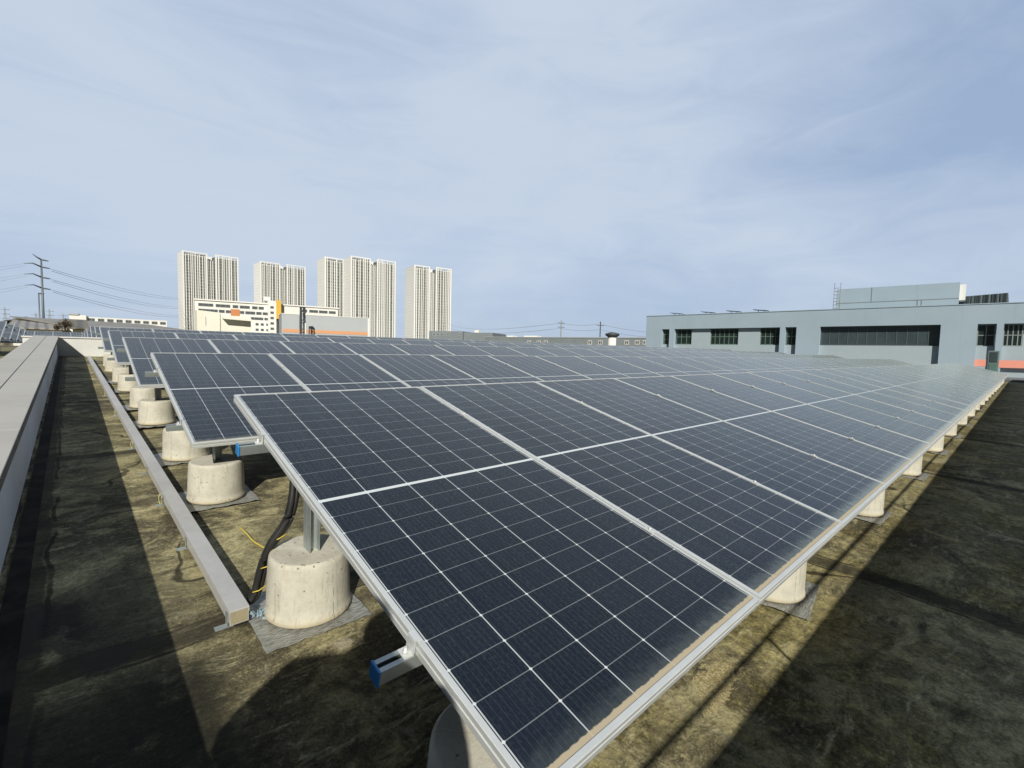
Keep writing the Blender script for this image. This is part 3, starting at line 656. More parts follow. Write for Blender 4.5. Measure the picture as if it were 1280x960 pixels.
def window(root, u0, u1, z0, z1, d, nx, nz, frame='frame_dark', glass='pane', fw=0.06):
    m = MB()
    m.box(u0, u1, d - 0.05, d, z0, z0 + fw); m.box(u0, u1, d - 0.05, d, z1 - fw, z1); m.box(u0, u0 + fw, d - 0.05, d, z0 + fw, z1 - fw); m.box(u1 - fw, u1, d - 0.05, d, z0 + fw, z1 - fw)
    for k in range(1, nx):
        x = u0 + (u1 - u0) * k / nx; m.box(x - fw * .4, x + fw * .4, d - 0.045, d, z0 + fw, z1 - fw)
    for k in range(1, nz):
        z = z0 + (z1 - z0) * k / nz; m.box(u0 + fw, u1 - fw, d - 0.040, d, z - fw * .4, z + fw * .4)
    w = m.build('window', M[frame], root)
    g = MB(); g.box(u0 + fw * .5, u1 - fw * .5, d - 0.02, d - 0.004, z0 + fw * .5, z1 - fw * .5); g.build('pane', M[glass], w)
    return w

# ------------------------------------------------------------------ grey factory on the right
FA = Face((44.0, 24.85), (46.4, -2.25))
XR = FA.w + 9.0                            # runs on beyond the right edge of the picture
top = 4.42 + 9.0
hb = empty('factory_building', FA.M, 'long two-tone grey factory with recessed dark windows, beyond the right end of the panels', 'building')
z_ws = sum(FA.uv(*p)[1] for p in ((827, 408.5), (921, 408), (1025, 411), (1174, 409.5), (1222, 405))) / 5     # window head
z_wb = sum(FA.uv(*p)[1] for p in ((836, 428.7), (920, 430), (974, 431), (1173, 432.5), (1242, 436.5))) / 5
REC = 0.45
def U(px, py=420): return FA.uv(px, py)[0]
openings = [(U(827), U(836.4)), (U(842.5), U(974.5)), (U(981), U(995)), (U(1024.5), U(1175)), (U(1221), U(1245)), (U(1254), U(1254) + 4.2), (U(1254) + 5.0, U(1254) + 7.5)]
m = MB(); m.box(0, XR, 0, REC, z_ws, top); xs = [0.0] + [q for o in openings for q in o] + [XR]
for k in range(0, len(xs), 2): m.box(xs[k], xs[k + 1], 0, REC, 0, z_ws)
m.box(0, XR, REC + 0.3, 26, 0, top - 0.5); m.box(-0.0, 0.3, REC, 26, 0, top - 0.002)
m.build('wall', M['facade'], hb)
m = MB()
for (a, b) in openings: m.box(a, b, REC - 0.12, REC + 0.3, 0, z_wb)
m.build('spandrel', M['spandrel'], hb)
m = MB(); m.box(-0.06, XR, -0.05, 0.3, top + 0.003, top + 0.06); m.build('coping', M['facade'], hb)
def win(px0, px1, nx, nz, fr='frame_green', gl='pane'): return window(hb, U(px0), U(px1), z_wb + 0.003, z_ws - 0.003, REC + 0.1, nx, nz, fr, gl, 0.07)
win(827.2, 836.2, 2, 3); win(842.8, 862.5, 3, 2); win(886, 921, 6, 2); win(948.5, 974.2, 4, 2); win(981.2, 994.8, 2, 2)
win(1024.8, 1174.6, 12, 1, 'frame_slate', 'pane_grey'); win(1221.2, 1244.8, 2, 2, 'frame_dark'); win(1254.2, 1280, 4, 2, 'frame_dark')
for (a, b) in ((862.6, 885.9), (921.1, 948.4)): m = MB(); m.box(U(a), U(b), REC - 0.06, REC + 0.3, z_wb + 0.004, z_ws - 0.02); m.build('infill_panel', M['spandrel'], hb)
zo0, zo1 = FA.uv(1265, 460)[1], FA.uv(1265, 450.5)[1]
m = MB(); m.box(U(1217), U(1236), REC - 0.135, REC - 0.12, zo0 + 0.06, zo1 + 0.02); m.build('stripe', M['orange'], hb)
m = MB(); m.box(U(1250), XR, -0.015, -0.001, zo0, zo1); m.build('stripe', M['orange'], hb)
# plant room on its roof
d = 2.6
u0, zt = FA.uv(1046, 361, d); u1, zt2 = FA.uv(1200.5, 353.5, d); zt = (zt + zt2) / 2; ub, _ = FA.uv(1208, 372, d + 3)
pr = empty('rooftop_plant_room', FA.M @ T(0, d, top - 0.5), 'long grey windowless box on the factory roof, with a ladder at its left end', 'rooftop building')
ph = zt - top + 0.5
m = MB(); m.box(u0, u1, 0, 5, 0, ph); m.build('wall', M['facade'], pr)
m = MB(); zs = FA.uv(1120, 376.5, d)[1] - top + 0.5
m.box(u0, u1, -0.02, -0.001, zs, zs + 0.05)
for px_ in (1089, 1147, 1152): uu = FA.uv(px_, 370, d)[0]; m.box(uu, uu + 0.05, -0.02, -0.001, zs + 0.06 if px_ == 1089 else 0.3, ph if px_ == 1089 else zs - 0.01)
m.build('joint_strip', M['frame_dark'], pr)
m = MB(); m.box(u1 + 0.003, u1 + 0.35, 0.3, 4.6, zs - 0.1, ph - 0.15); m.build('end_panel', M['white'], pr)
ld = empty('ladder', FA.M @ T(0, d - 0.35, top - 0.5), 'thin steel ladder standing against the left end of the rooftop box', 'ladder')
ul, ur = u0 - 0.12, u0 + 0.32; m = MB()
for uu in (ul, ur): m.bar((uu, 0, 0), (uu, 0, ph + 0.5), 0.022); m.bar((uu, 0, ph + 0.5), (uu, 0.4, ph + 0.5), 0.022)
m.build('side_rail', M['frame_dark'], ld)
for k in range(9): z = 0.25 + k * (ph + 0.1) / 9; m = MB(); m.bar((ul, 0, z), (ur, 0, z), 0.02); m.build('rung', M['frame_dark'], ld)
us0, zs0 = FA.uv(1206, 370.5, 4.0); us1, zs1 = FA.uv(1258, 366, 4.0); us2, _ = FA.uv(1263, 380, 4.0)
sh = empty('rooftop_shed', FA.M @ T(0, 4.0, top - 0.5), 'small dark corrugated shed on the factory roof, right of the grey box', 'shed')
h0, h1 = zs0 - top + 0.5, zs1 - top + 0.5
m = MB(); m.prism([(us0, 0, 0), (us2, 0, 0), (us1 + .1, 0, h1), (us0, 0, h0)], (0, 2.5, 0)); m.build('wall', M['sheet_dark'], sh)
m = MB()
k = us0 + 0.15
while k < us1 - 0.1: hh = h0 + (h1 - h0) * (k - us0) / (us1 - us0); m.box(k, k + 0.07, -0.04, -0.001, 0, hh - 0.02); k += 0.22
m.build('batten', M['pane_grey'], sh)
for k, (px_, py_) in enumerate(((846, 391), (885, 389), (917, 386.8), (951, 386.6))):
    uu, zz = FA.uv(px_, py_, 1.0)
    t0 = empty('tilted_panel', FA.M @ T(uu, 1.0, top - 0.5), f'tiny dark tilted panel on the factory roof edge, {("leftmost", "second from the left", "third from the left", "nearest the grey box")[k]} of four', 'solar panel', 'tilted panels on the factory roof')
    hz = 0.78
    m = MB(); m.box(-0.6, 0.6, -0.3, 0.5, -0.02, 0.02, 0, T(0, 0, hz) @ Matrix.Rotation(R_(6), 4, 'Y')); m.build('plate', M['dark_steel'], t0)
    m = MB(); m.bar((-0.2, 0, 0), (-0.2, 0, hz - 0.02), 0.03); m.bar((0.3, 0, 0), (0.3, 0, hz - 0.08), 0.03); m.build('leg', M['dark_steel'], t0)
# control cabinet beside the row end
c0 = at_d(1234, 455, 41.5); c1 = at_d(1248.5, 455, 41.5); cz1 = at_d(1241, 438.5, 41.5).z; cz0 = -0.62
t0 = empty('control_cabinet', Face(c0, c1, cz0).M, 'grey-green cabinet with a glazed upper door, at the far end of the front row', 'cabinet')
cw_ = (c1 - c0).to_2d().length; ch = cz1 - cz0
m = MB(); m.box(0, cw_, 0, 0.6, 0, ch); bevel(m.build('body', worn('cabinet_paint', (0.16, 0.21, 0.21), None, 0.5, 3, 0.5), t0), 0.02)
m = MB(); m.box(0.08, cw_ - 0.08, -0.02, -0.001, ch * .58, ch - 0.08); m.build('glazed_door', M['pane_grey'], t0)
m = MB(); m.box(0.08, cw_ - 0.08, -0.02, -0.001, ch * .2, ch * .53); m.build('door', worn('cabinet_door', (0.10, 0.19, 0.17), None, 0.5, 3, 0.5), t0)

# ------------------------------------------------------------------ apartment towers
TOPZ = 92.0
def tower(pl, pr_, dep, label, full=None, slot=(0.43, 0.57), back=1.018):
    A = at_z(*pl, TOPZ); B = at_z(*pr_, TOPZ); B = CW + (B - CW) * back
    if full: B = A + (B - A).normalized() * full
    F = Face(A, B); W = F.w; H = TOPZ + 9
    root = empty('apartment_tower', F.M, label, 'apartment tower', 'white apartment towers on the skyline')
    s0, s1 = W * slot[0], W * slot[1]
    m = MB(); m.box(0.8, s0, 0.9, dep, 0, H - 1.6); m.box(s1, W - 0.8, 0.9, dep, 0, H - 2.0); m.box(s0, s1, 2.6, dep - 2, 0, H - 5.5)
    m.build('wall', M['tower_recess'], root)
    rn = random.Random(int(pl[0]))
    m = MB()
    for (a, b, hh) in ((0, s0, H), (s1, W, H + 0.6)):
        m.box(a, a + 1.5, 0, 2.0, 0, hh); m.box(b - 1.3, b, 0, 2.0, 0, hh)
        x = a + 2.6
        while x < b - 2.2:
            w_ = rn.choice((0.55, 0.7, 1.0, 0.6)); m.box(x, x + w_, 0.1, 1.3, 0, hh - rn.choice((0.0, 2.2, 3.0))); x += w_ + rn.choice((1.0, 1.4, 1.9, 2.6))
        m.box(a + 1.5, b - 1.3, 0.15, 1.0, hh - 1.0, hh); m.box(a + 1.5, b - 1.3, 0.3, 0.8, hh - 3.8, hh - 3.3)
    x = s0 + 1.2
    while x < s1 - 1: m.box(x, x + .5, 1.6, 2.59, 0, H - 6); x += 1.9
    m.build('facade_fin', M['fin'], root)
    m = MB(); m.box(-0.02, 0.79, 2.01, dep, 0, H - 1.0); m.box(W - 0.79, W, 2.01, dep, 0, H - 1.8); m.build('end_wall', M['tower_end'], root)
    m = MB(); m.box(s0 + 1, s1 - 1, 7, dep - 4, H - 5.4, H - 1.5); m.box(s0 * .4, s0 * .8, 6, dep - 5, H - 3.4, H - 0.6); m.build('roof_house', M['fin'], root)
    return root
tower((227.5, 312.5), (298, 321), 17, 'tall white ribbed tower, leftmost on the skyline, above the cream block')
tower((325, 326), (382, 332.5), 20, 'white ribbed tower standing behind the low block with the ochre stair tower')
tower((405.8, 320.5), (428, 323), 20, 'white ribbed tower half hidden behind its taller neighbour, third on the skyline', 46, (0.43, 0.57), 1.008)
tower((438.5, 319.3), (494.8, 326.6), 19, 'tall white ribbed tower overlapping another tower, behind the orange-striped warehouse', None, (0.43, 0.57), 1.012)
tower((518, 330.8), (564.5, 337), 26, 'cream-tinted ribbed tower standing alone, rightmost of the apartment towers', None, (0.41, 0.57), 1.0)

# ------------------------------------------------------------------ lower white buildings
A = at_z(243, 374.7, 18); B = at_z(422.5, 386.3, 18); F = Face(A, B)
wb = empty('white_office_block', F.M, 'long low white block with rows of small dark windows and an ochre stair tower', 'building')
H = 27.0
m = MB(); m.box(0, F.w, 0, 12, 0, H); m.build('wall', M['white'], wb)
m = MB(); m.box(-0.3, F.w + 0.3, -0.5, 12.2, H + 0.003, H + 0.5); m.build('roof', M['white'], wb)
rn = random.Random(5)
for zc, hh in ((H - 1.7, 1.2), (H - 3.9, 1.2), (H - 6.1, 1.1)):
    x = 1.2
    while x < F.w - 3:
        w_ = rn.choice((2.0, 3.6, 5.0, 6.5))
        if not (30.5 < x + w_ and x < 36): window(wb, x, min(x + w_, F.w - 1), zc - hh / 2, zc + hh / 2, -0.05, max(1, int(w_ / 1.3)), 1, 'frame_dark', 'far_window', 0.12)
        x += w_ + rn.choice((0.35, 0.5, 0.8))
for k in range(4):
    zc = H - 8.4 - k * 2.25
    for x in (20.7, 22.6, 24.6, 26.6): window(wb, x + .2, x + 1.35, zc - 0.5, zc + 0.5, -0.05, 1, 1, 'frame_dark', 'far_window', 0.1)
us, zs_ = F.uv(334.5, 380); ue, ze = F.uv(344.5, 377); uy0, _ = F.uv(344.6, 380); uy1, zy = F.uv(350.5, 376.3)
m = MB(); m.box(us, ue, -3.0, -0.06, 0, zs_ + 1.2); st = m.build('stair_tower', M['white'], wb)
for k in range(6): window(st, us + 0.8, ue - 0.9, zs_ - 2.0 - k * 2.2, zs_ - 1.0 - k * 2.2, -3.02, 2, 1, 'frame_dark', 'far_window', 0.1)
m = MB(); m.box(uy0, uy1, -3.4, -0.06, F.uv(347, 399)[1], zy); m.build('ochre_panel', M['yellow_clad'], wb)
m = MB(); m.box(us - 1.5, us + .8, -2, 2, zs_ + 1.21, zs_ + 2.8); m.build('roof_tank', M['fin'], wb)

# cream block in front of it
A = at_d(246, 387, 110); B = at_d(313.5, 396.3, 111.5); F = Face(A, B); H = 0.5 * (A.z + B.z) + 9
t0 = empty('cream_hall', F.M, 'windowless cream hall with a slanting awning, in front of the white block', 'building')
um, _ = F.uv(275.5, 395)
m = MB(); m.prism([(0, 0, 0), (um, 0, 0), (um, 0, F.uv(275.5, 391)[1]), (0, 0, F.uv(246, 387.3)[1])], (0, 4, 0)); m.box(um + .003, F.w, 0.02, 4, 0, F.uv(313, 396.2)[1]); m.build('wall', M['cream'], t0)
m = MB(); a0 = F.uv(277.5, 397.3); a1 = F.uv(313, 400.5)
m.prism([(a0[0], -0.02, a0[1] + 0.55), (a0[0], -1.6, a0[1] - 0.05), (a0[0], -1.6, a0[1] - 0.25), (a0[0], -0.02, a0[1] - 0.1)], (a1[0] - a0[0], 0, a1[1] - a0[1])); m.build('awning', M['cream'], t0)
m = MB(); m.box(F.uv(257, 405)[0], F.uv(257.4, 405)[0] + .04, -0.03, -0.001, F.uv(257, 407)[1], F.uv(257, 396)[1]); m.box(um - 0.1, um + 0.0, -0.06, -0.001, 0, F.uv(276, 392)[1]); m.build('downpipe', M['frame_dark'], t0)
p = at_d(294.3, 396, 119); t0 = empty('orange_billboard', T(p.x, p.y, p.z - 3) @ Matrix.Rotation(-0.25, 4, 'Z'), 'small faded orange board on posts above the cream hall roof', 'billboard')
m = MB(); m.box(-0.85, 0.85, -0.1, 0.1, 3.0, 4.6); m.build('board', M['rust_orange'], t0)
m = MB(); m.bar((-0.6, 0.14, 0), (-0.6, 0.14, 4.4), 0.06); m.bar((0.6, 0.14, 0), (0.6, 0.14, 4.4), 0.06); m.build('post', M['frame_dark'], t0)

# warehouse with an orange band
A = at_d(352, 393.3, 122); B = at_d(461, 397.3, 125); F = Face(A, B); H = 0.5 * (A.z + B.z) + 9
t0 = empty('grey_warehouse', F.M, 'plain pale grey warehouse with an orange band low on its wall, beneath the towers', 'warehouse')
m = MB(); m.box(0, F.w, 0, 8, 0, H); m.build('wall', M['grey_clad'], t0)
m = MB(); zb0, zb1 = F.uv(420, 417.6)[1], F.uv(420, 413.6)[1]; m.box(0.2, F.w - .1, -0.05, -0.001, zb0, zb1); m.build('band', M['orange_band'], t0)
m = MB(); m.box(F.w - 0.25, F.w + .05, -0.08, -0.001, 0, H + .1); m.box(-.05, F.w + .05, -0.08, 8, H + 0.003, H + 0.15); m.build('trim', M['white'], t0)
m = MB(); uj = F.uv(374, 405)[0]; m.box(uj - .04, uj + .04, -0.02, -0.001, zb1 + .05, H - .2); m.build('joint', M['frame_dark'], t0)
p = at_d(378.3, 420, 116); zt = at_d(378.3, 385, 116).z
t0 = empty('lattice_mast', T(p.x, p.y, -9), 'dark lattice mast in front of the orange-striped warehouse', 'mast')
m = MB(); hh = zt + 9
for (x, y) in ((-.5, -.5), (.5, -.5), (.5, .5), (-.5, .5)): m.bar((x, y, 0), (x * .7, y * .7, hh), 0.14)
for k in range(18):
    z0, z1 = hh * k / 18, hh * (k + 1) / 18; s = 1 if k % 2 else -1
    m.bar((-.5 * s, -.5, z0), (.5 * s, -.5, z1), 0.08); m.bar((.5, -.5 * s, z0), (.5, .5 * s, z1), 0.08)
m.build('lattice', M['dark_steel'], t0)
m = MB(); m.box(-.5, .5, -.4, .4, hh, hh + .2); m.build('platform', M['dark_steel'], t0)
p = at_d(381.8, 420, 114); zt = at_d(381.8, 404.5, 114).z
m = MB(); m.lathe([(0.16, 0), (0.13, zt + 9), (0.10, zt + 9.1)], n=10); tag(m.build('white_flue', M['white'], None, T(p.x, p.y, -9)), 'slim white pipe standing right of the dark lattice mast', 'pipe')

# long white workshops at far left, grey sheds, tree
A = at_d(108, 395.5, 205); B = at_d(208.5, 401.5, 205); F = Face(A, B); H = .5 * (A.z + B.z) + 9
t0 = empty('white_workshop', F.M, 'long low white building with paired dark windows, beyond the grey shed roofs', 'building')
m = MB(); m.box(0, F.w, 0, 12, 0, H); m.build('wall', M['white'], t0)
u_, _ = F.uv(87, 398); m = MB(); m.box(u_, -.003, -1, 11, 0, F.uv(97, 394)[1]); m.build('end_block', M['white'], t0)
m = MB(); m.box(u_ - .2, u_ + 2.2, -1.3, 11.2, F.uv(97, 394)[1] + .003, F.uv(90, 391.6)[1]); m.box(u_ + 2.3, 0, -.9, 11, F.uv(97, 394)[1] + .003, F.uv(90, 393.2)[1]); m.build('roof', M['grey_clad'], t0)
for k in range(9):
    for s in (0, .55):
        uu = F.w * (k + .18 + s * .55) / 9; zz = F.uv(110, 399.3)[1] + (F.uv(206, 404.3)[1] - F.uv(110, 399.3)[1]) * uu / F.w
        window(t0, uu, uu + .85, zz - .45, zz + .45, -0.05, 1, 1, 'frame_dark', 'far_window', .1)
def shed(name, label, p0, p1, depth, ze, zr, mat, wall='white'):
    F = Face(p0, p1); t0 = empty(name, F.M, label, 'shed')
    m = MB(); m.prism([(0.1, .15, 0), (0.1, depth - .15, 0), (0.1, depth - .15, zr + 9 - .12), (0.1, .15, ze + 9 - .1)], (F.w - .2, 0, 0)); m.build('wall', M[wall], t0)
    m = MB(); m.prism([(-.3, -.5, ze + 9 - .05), (-.3, depth + .2, zr + 9), (-.3, depth + .2, zr + 9.12), (-.3, -.5, ze + 9.08)], (F.w + .6, 0, 0)); m.build('roof', M[mat], t0)
    return t0
shed('grey_shed', 'white-walled shed with a wide pale grey roof, behind the far panels at left', at_d(14, 417, 66), at_d(79, 417, 66), 20, at_d(50, 411.3, 66).z, at_d(50, 400.3, 86).z, 'sheet_grey')
shed('brown_shed', 'shed with a ribbed brown roof strip, right of the dry tree', at_d(89, 415, 58), at_d(106, 415, 58), 12, at_d(98, 411, 58).z, at_d(105, 401, 70).z, 'sheet_brown')
shed('long_grey_shed', 'long shed whose dull grey roof shows above the far panel rows', at_d(108, 420, 70), at_d(268, 424, 78), 14, at_d(180, 414, 71).z, at_d(180, 405, 85).z, 'sheet_grey')
p = at_d(0, 410, 92); q = at_d(20, 410, 92); F = Face(p, q)
t0 = empty('dark_roofed_shed', F.M, 'shed with a dark sloping roof, at the left edge of the skyline', 'shed')
z1, z2 = at_d(34, 396.5, 92).z + 9, at_d(0, 407, 92).z + 9; ua = F.uv(-30, 410)[0]; ub_ = F.uv(33.5, 397)[0]; uc = F.uv(38, 402)[0]
m = MB(); m.prism([(ua, 0, 0), (uc - .3, 0, 0), (uc - .3, 0, z2), (ub_ - .2, 0, z1 - .3), (ua, 0, z2 - .3)], (0, 9, 0)); m.build('wall', M['sheet_brown'], t0)
m = MB(); m.prism([(ua, -.4, z2 - .28), (ub_, -.4, z1 - .02), (ub_, -.4, z1 + .1), (ua, -.4, z2 - .14)], (0, 9.6, 0)); m.prism([(ub_ + .003, -.4, z1 - .05), (uc, -.4, z2 + .05), (uc, -.4, z2 + .2), (ub_ + .003, -.4, z1 + .1)], (0, 9.6, 0)); m.build('roof', M['sheet_brown'], t0)

p = at_d(82, 413, 55)
t0 = empty('dry_tree', T(p.x, p.y, -2.5), 'small brown dry-leaved tree before the grey shed roof', 'tree')
m = MB(); zc = at_d(82, 406.5, 55).z + 2.5
m.tube(spline([(0, 0, 0), (.05, .02, zc * .5), (-.03, 0, zc)], 5), 0.09, 7, 0, .4)
for k in range(7): a = k * .9; m.tube([(0, 0, zc * .75), (math.cos(a) * .35, math.sin(a) * .35, zc + .25 * math.sin(k))], 0.03, 5, 0, .4)
m.build('trunk', M['bark'], t0)
m = MB(); rn = random.Random(11)
for k in range(900):
    c = rn.choice(((-.25, 0, 0, .38), (.22, .1, .1, .40), (0, -.1, .22, .34), (-.55, .05, -.22, .2)))
    d_ = Vector((rn.gauss(0, 1), rn.gauss(0, 1), rn.gauss(0, 1))).normalized() * c[3] * rn.uniform(.3, 1.05); q = Vector((c[0], c[1], zc + c[2])) + d_ * Vector((1, 1, 1)).length / 1.73
    a = Vector((rn.uniform(-1, 1), rn.uniform(-1, 1), rn.uniform(-1, 1))).normalized() * .055; b = a.cross(Vector((rn.uniform(-1, 1), rn.uniform(-1, 1), 1))).normalized() * .035
    m.poly([q - a, q + b, q + a, q - b])
m.build('crown', M['leaf'], t0)

# grey works in the middle distance, right of the towers
A = at_d(538, 413.3, 175); B = at_d(616, 415.3, 165); F = Face(A, B); H = .5 * (A.z + B.z) + 9
t0 = empty('grey_works', F.M, 'boxy dark grey works building just right of the cream tower foot', 'building')
um = F.uv(580, 415)[0]
m = MB(); m.box(0, um, -1, 14, 0, H); m.box(um + .003, F.w, 0, 14, 0, H - .35); m.build('wall', M['far_grey'], t0)
for px_ in (541, 546, 551, 558, 574): uu, zz = F.uv(px_, 418, -1); window(t0, uu, uu + 1.1, zz - .5, zz + .5, -1.05, 2, 1, 'grey_clad', 'far_window', .12)
m = MB(); uu, zz = F.uv(589, 412.5); m.box(uu, uu + 1.6, 3, 5, H - .3, H + .6); m.build('roof_vent', M['white'], t0)
A = at_d(606, 419.5, 150); B = at_d(811, 425.2, 128); F = Face(A, B)
zl, zr_ = A.z + 9, B.z + 9
t0 = empty('long_grey_works', F.M, 'very long low dark grey works hall running towards the factory on the right', 'building')
m = MB(); H = .5 * (zl + zr_); m.box(0, F.w + 3, 0, 16, 0, H); m.build('wall', M['far_grey'], t0)
m = MB(); m.box(-.1, F.w + 3, -.15, 16.1, H + .003, H + .18); m.build('coping', M['grey_clad'], t0)
for px_ in (661, 673, 682, 737, 750, 783, 796, 806): uu, zz = F.uv(px_, 428.5); window(t0, uu - .5, uu + .7, zz - .45, zz + .6, -.05, 2, 1, 'white', 'far_window', .12)
for k, (pa, pb) in enumerate(((634, 641), (655, 671))):
    ua_, _ = F.uv(pa, 420, 5); ub2, _ = F.uv(pb, 420, 5); m = MB(); m.box(ua_, ub2, 5, 8, H + .2, H + .75); m.build('rooflight', M['white'], t0)

# poles, small tower, power lines
for k, (px_, py_, d_, lab) in enumerate(((701, 400.5, 150, 'concrete power pole with cross arms rising behind the long grey works, left one'), (750, 402, 142, 'dark slim power pole behind the long grey works, nearer the factory'))):
    p = at_d(px_, 420, d_); zt = at_d(px_, py_, d_).z + 9
    t0 = empty('power_pole', T(p.x, p.y, -9) @ Matrix.Rotation(-.5, 4, 'Z'), lab, 'power pole', 'power poles behind the grey works')
    m = MB(); m.tube([(0, 0, 0), (0, 0, zt)], .24, 8, 0, .65); m.build('pole', M['concrete_pole' if k == 0 else 'dark_steel'], t0)
    m = MB()
    for z_ in (zt - .9, zt - 2.2) if k == 0 else (zt - 1.2,): m.box(-1.1, 1.1, -.08, .08, z_, z_ + .16)
    m.build('cross_arm', M['dark_steel'], t0)
p = at_d(765, 430, 118); zt = at_d(765, 415.5, 118).z + 9
t0 = empty('small_water_tower', T(p.x, p.y, -9), 'small white turret with a dark mushroom cap in front of the grey works', 'tower')
m = MB(); m.lathe([(1.0, 0), (.95, zt - 1.3)], n=16); m.build('shaft', M['white'], t0)
m = MB(); m.lathe([(.9, zt - 1.29), (1.7, zt - .7), (1.75, zt - .35), (.6, zt)], n=16); m.build('cap', M['dark_steel'], t0)

def wire(a, b, sag, r, n=18):
    a, b = Vector(a), Vector(b)
    return [a.lerp(b, t / n) - Vector((0, 0, sag * 4 * (t / n) * (1 - t / n))) for t in range(n + 1)], r
PD = 300
pb = at_d(54.5, 402, PD); PX, PY = pb.x, pb.y
t0 = empty('transmission_pylon', T(PX, PY, -9) @ Matrix.Rotation(0.5, 4, 'Z'), 'tall slender steel transmission pole with three pairs of arms, at far left', 'pylon')
zt = at_d(50, 323.5, PD).z + 9
m = MB(); m.tube([(0, 0, 0), (0, 0, zt)], 0.62, 10, 0, .5); m.build('pole', M['pylon'], t0)
m = MB(); m.tube([(-1.35, 0, 0), (-1.35, 0, zt * .66)], .26, 8); m.box(-1.5, .5, -.2, .2, zt * .66, zt * .66 + .5); m.box(-2.6, .5, -.2, .2, zt * .42, zt * .42 + .5); m.build('ladder_leg', M['pylon'], t0)
armz = [at_d(50, y, PD).z + 9 for y in (333.5, 346.5, 360)]
for z_, L1, L2 in [(zt - .3, 3.0, 2.6)] + [(z, 6.0, 3.0) for z in armz]:
    m = MB(); m.tube([(0, 0, z_), (-L1 * .5, 0, z_ + (1.1 if L1 > 5 else .8)), (-L1, 0, z_ + (.5 if L1 > 5 else 1.9))], .34, 6, 0, .45); m.tube([(0, 0, z_), (L2, 0, z_ - .2)], .42, 6, 0, .45); m.build('arm', M['pylon'], t0)
m = MB(); Rm = Matrix.Rotation(0.5, 3, 'Z')
for i, z_ in enumerate(armz):
    e1 = at_d(225, (371, 383, 394)[i], 640)
    for off in (0.0, 1.6):
        s = Vector((PX, PY, z_ - 9)) + Rm @ Vector((3.3 + off * .2, 0, -.4 - off * .5)); pts, r_ = wire(s, e1 + Vector((8 + off * 3, 14, 0)), 3.0 + off, .09); m.tube(pts, r_, 5)
    for off in (0.0, 2.6):
        s = Vector((PX, PY, z_ - 9)) + Rm @ Vector((-5.9 + off * .2, 0, .4 - off * .25)); e2 = at_d(-90, (341, 356, 372)[i] + off * 3, 330); pts, r_ = wire(s, e2, .6, .055); m.tube(pts, r_, 5)
tag(m.build('power_line', M['wire']), 'thin sagging power lines strung from the tall pylon at left', 'power lines')
P1 = at_d(701, 404, 150); P2 = at_d(750, 405, 142)
m = MB()
for k in range(2):
    dz = Vector((0, 0, -1.6 * k))
    for a, b, sg in ((P1, P2, .5), (P2, at_d(835, 416, 170), .7), (P1, at_d(545, 397 + 3 * k, 640), 7)):
        pts, r_ = wire(a + dz, b + (dz if b is not P2 else dz), sg, .055); m.tube(pts, r_, 4)
tag(m.build('power_line', M['wire']), 'faint power lines between the poles behind the grey works', 'power lines')
for k, (px_, yt, d_, lab) in enumerate(((6.5, 384, 1100, 'faint lattice pylon on the horizon at the left edge'), (45, 391, 1500, 'tiny faint lattice pylon just left of the tall pole'), (62, 386, 1300, 'faint lattice pylon just right of the tall pole'), (79, 392, 1600, 'tiniest faint lattice pylon, left of the white workshop'))):
    p = at_d(px_, 405, d_); zt = at_d(px_, yt, d_).z + 9; w_ = d_ * .0040; s = d_ / 1100
    t0 = empty('distant_pylon', T(p.x, p.y, -9) @ Matrix.Rotation(.3, 4, 'Z'), lab, 'pylon', 'faint pylons on the horizon')
    m = MB()
    for (x, y) in ((-1, -1), (1, -1), (1, 1), (-1, 1)): m.bar((x * w_, y * w_, 0), (x * .3 * s, y * .3 * s, zt), .42 * s)
    for j in range(9):
        a, b = zt * j / 9, zt * (j + 1) / 9; wa, wb_ = w_ + (.3 * s - w_) * j / 9, w_ + (.3 * s - w_) * (j + 1) / 9; sg = 1 if j % 2 else -1
        m.bar((-wa * sg, -wa, a), (wb_ * sg, -wb_, b), .25 * s)
    m.build('lattice', M['far_pylon'], t0)
    m = MB()
    for zz in (.72, .83, .94): m.bar((-6 * s, 0, zt * zz), (6 * s, 0, zt * zz), .32 * s)
    m.build('arm', M['far_pylon'], t0)

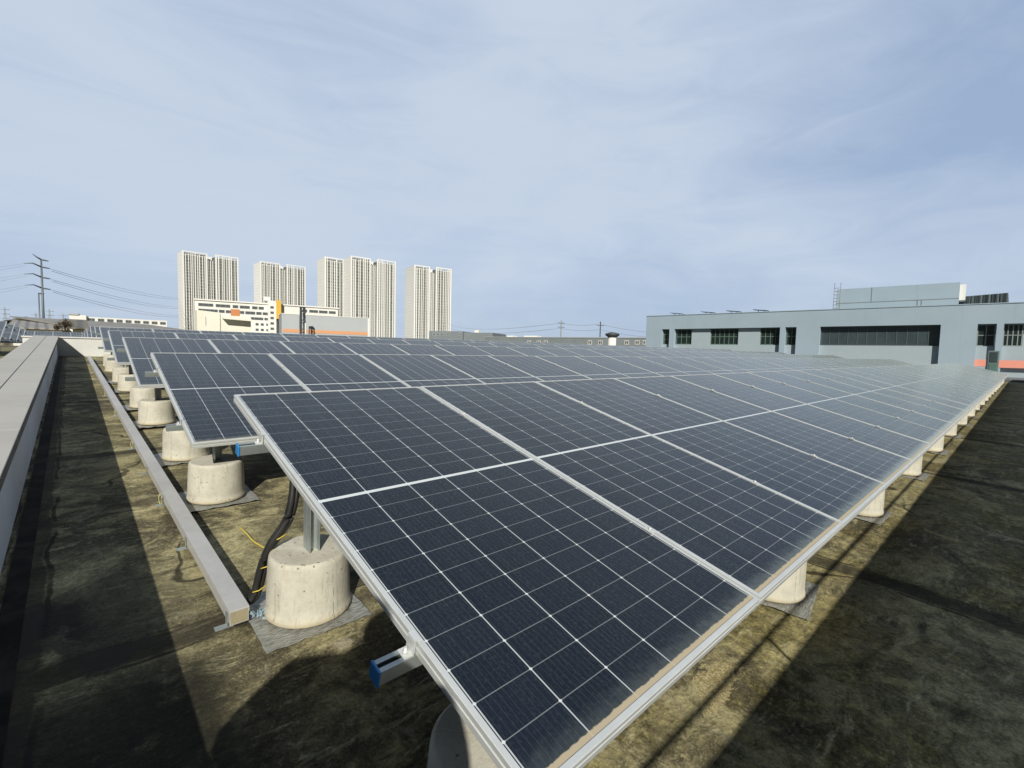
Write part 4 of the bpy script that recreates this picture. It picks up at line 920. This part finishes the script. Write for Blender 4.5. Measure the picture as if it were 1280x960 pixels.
# ------------------------------------------------------------------ the photographer, whose shadow falls beside the first panel
def person():
    J = {'pelvis': (0, 0, .82), 'spine': (0, .01, 1.02), 'chest': (0, .02, 1.20), 'neck': (0, .02, 1.33), 'head': (0, .03, 1.42), 'crown': (0, .03, 1.53),
         'hl': (-.09, 0, .78), 'kl': (-.11, .02, .42), 'al': (-.12, -.02, .06), 'tl': (-.13, .13, .03), 'hr': (.09, 0, .78), 'kr': (.11, .02, .42), 'ar': (.12, -.02, .06), 'tr': (.13, .13, .03),
         'sl': (-.19, .01, 1.26), 'el': (-.25, .09, 1.02), 'wl': (-.10, .19, 1.19), 'sr': (.13, .01, 1.26), 'er': (.13, .09, 1.04), 'wr': (.10, .19, 1.19)}
    Rr = {'pelvis': .18, 'spine': .175, 'chest': .175, 'neck': .058, 'head': .085, 'crown': .07, 'hl': .12, 'kl': .085, 'al': .05, 'tl': .04, 'hr': .12, 'kr': .085, 'ar': .05, 'tr': .04, 'sl': .085, 'el': .07, 'wl': .035, 'sr': .085, 'er': .07, 'wr': .035}
    E_ = [('pelvis', 'spine'), ('spine', 'chest'), ('chest', 'neck'), ('neck', 'head'), ('head', 'crown'), ('pelvis', 'hl'), ('hl', 'kl'), ('kl', 'al'), ('al', 'tl'), ('pelvis', 'hr'), ('hr', 'kr'), ('kr', 'ar'), ('ar', 'tr'), ('chest', 'sl'), ('sl', 'el'), ('el', 'wl'), ('chest', 'sr'), ('sr', 'er'), ('er', 'wr')]
    V, Rad, E = [], [], []; ix = {}
    for k in J: ix[k] = len(V); V.append(J[k]); Rad.append(Rr[k])
    for a, b in E_: E.append((ix[a], ix[b]))
    for s, w in ((-1, 'wl'), (1, 'wr')):    # palm, four fingers and a thumb on each hand
        palm = len(V); V.append((s * .075, .22, 1.225)); Rad.append(.026); E.append((ix[w], palm))
        for q in range(4):
            b = len(V); V.append((s * .055, .235 - q * .004, 1.25 - q * .018)); Rad.append(.009); E.append((palm, b)); V.append((s * .028, .255, 1.252 - q * .018)); Rad.append(.008); E.append((b, b + 1))
        b = len(V); V.append((s * .06, .205, 1.25)); Rad.append(.010); E.append((palm, b)); V.append((s * .03, .20, 1.262)); Rad.append(.009); E.append((b, b + 1))
    me = bpy.data.meshes.new('person'); me.from_pydata(V, E, []); me.materials.append(M['cloth'])
    o = bpy.data.objects.new('person', me); COL.objects.link(o)
    sk = o.modifiers.new('skin', 'SKIN'); o.modifiers.new('sub', 'SUBSURF').levels = 2; o.modifiers['sub'].render_levels = 2
    lay = me.skin_vertices[0].data if me.skin_vertices else None
    if lay is None:
        bpy.context.view_layer.objects.active = o
        lay = me.attributes.get('skin_vertices')
    else:
        for d_, r_ in zip(lay, Rad): d_.radius = (r_, r_); d_.use_root = False
        lay[0].use_root = True
    return o
o = person()
o.matrix_basis = ROOF @ T(-1.035, -2.765, RZ) @ Matrix.Rotation(R_(-40), 4, 'Z') @ Matrix.Diagonal((1.55, 1.2, 1.08, 1))
tag(o, 'person in dark clothing holding up a phone, standing in the roof corner behind the viewpoint', 'person')
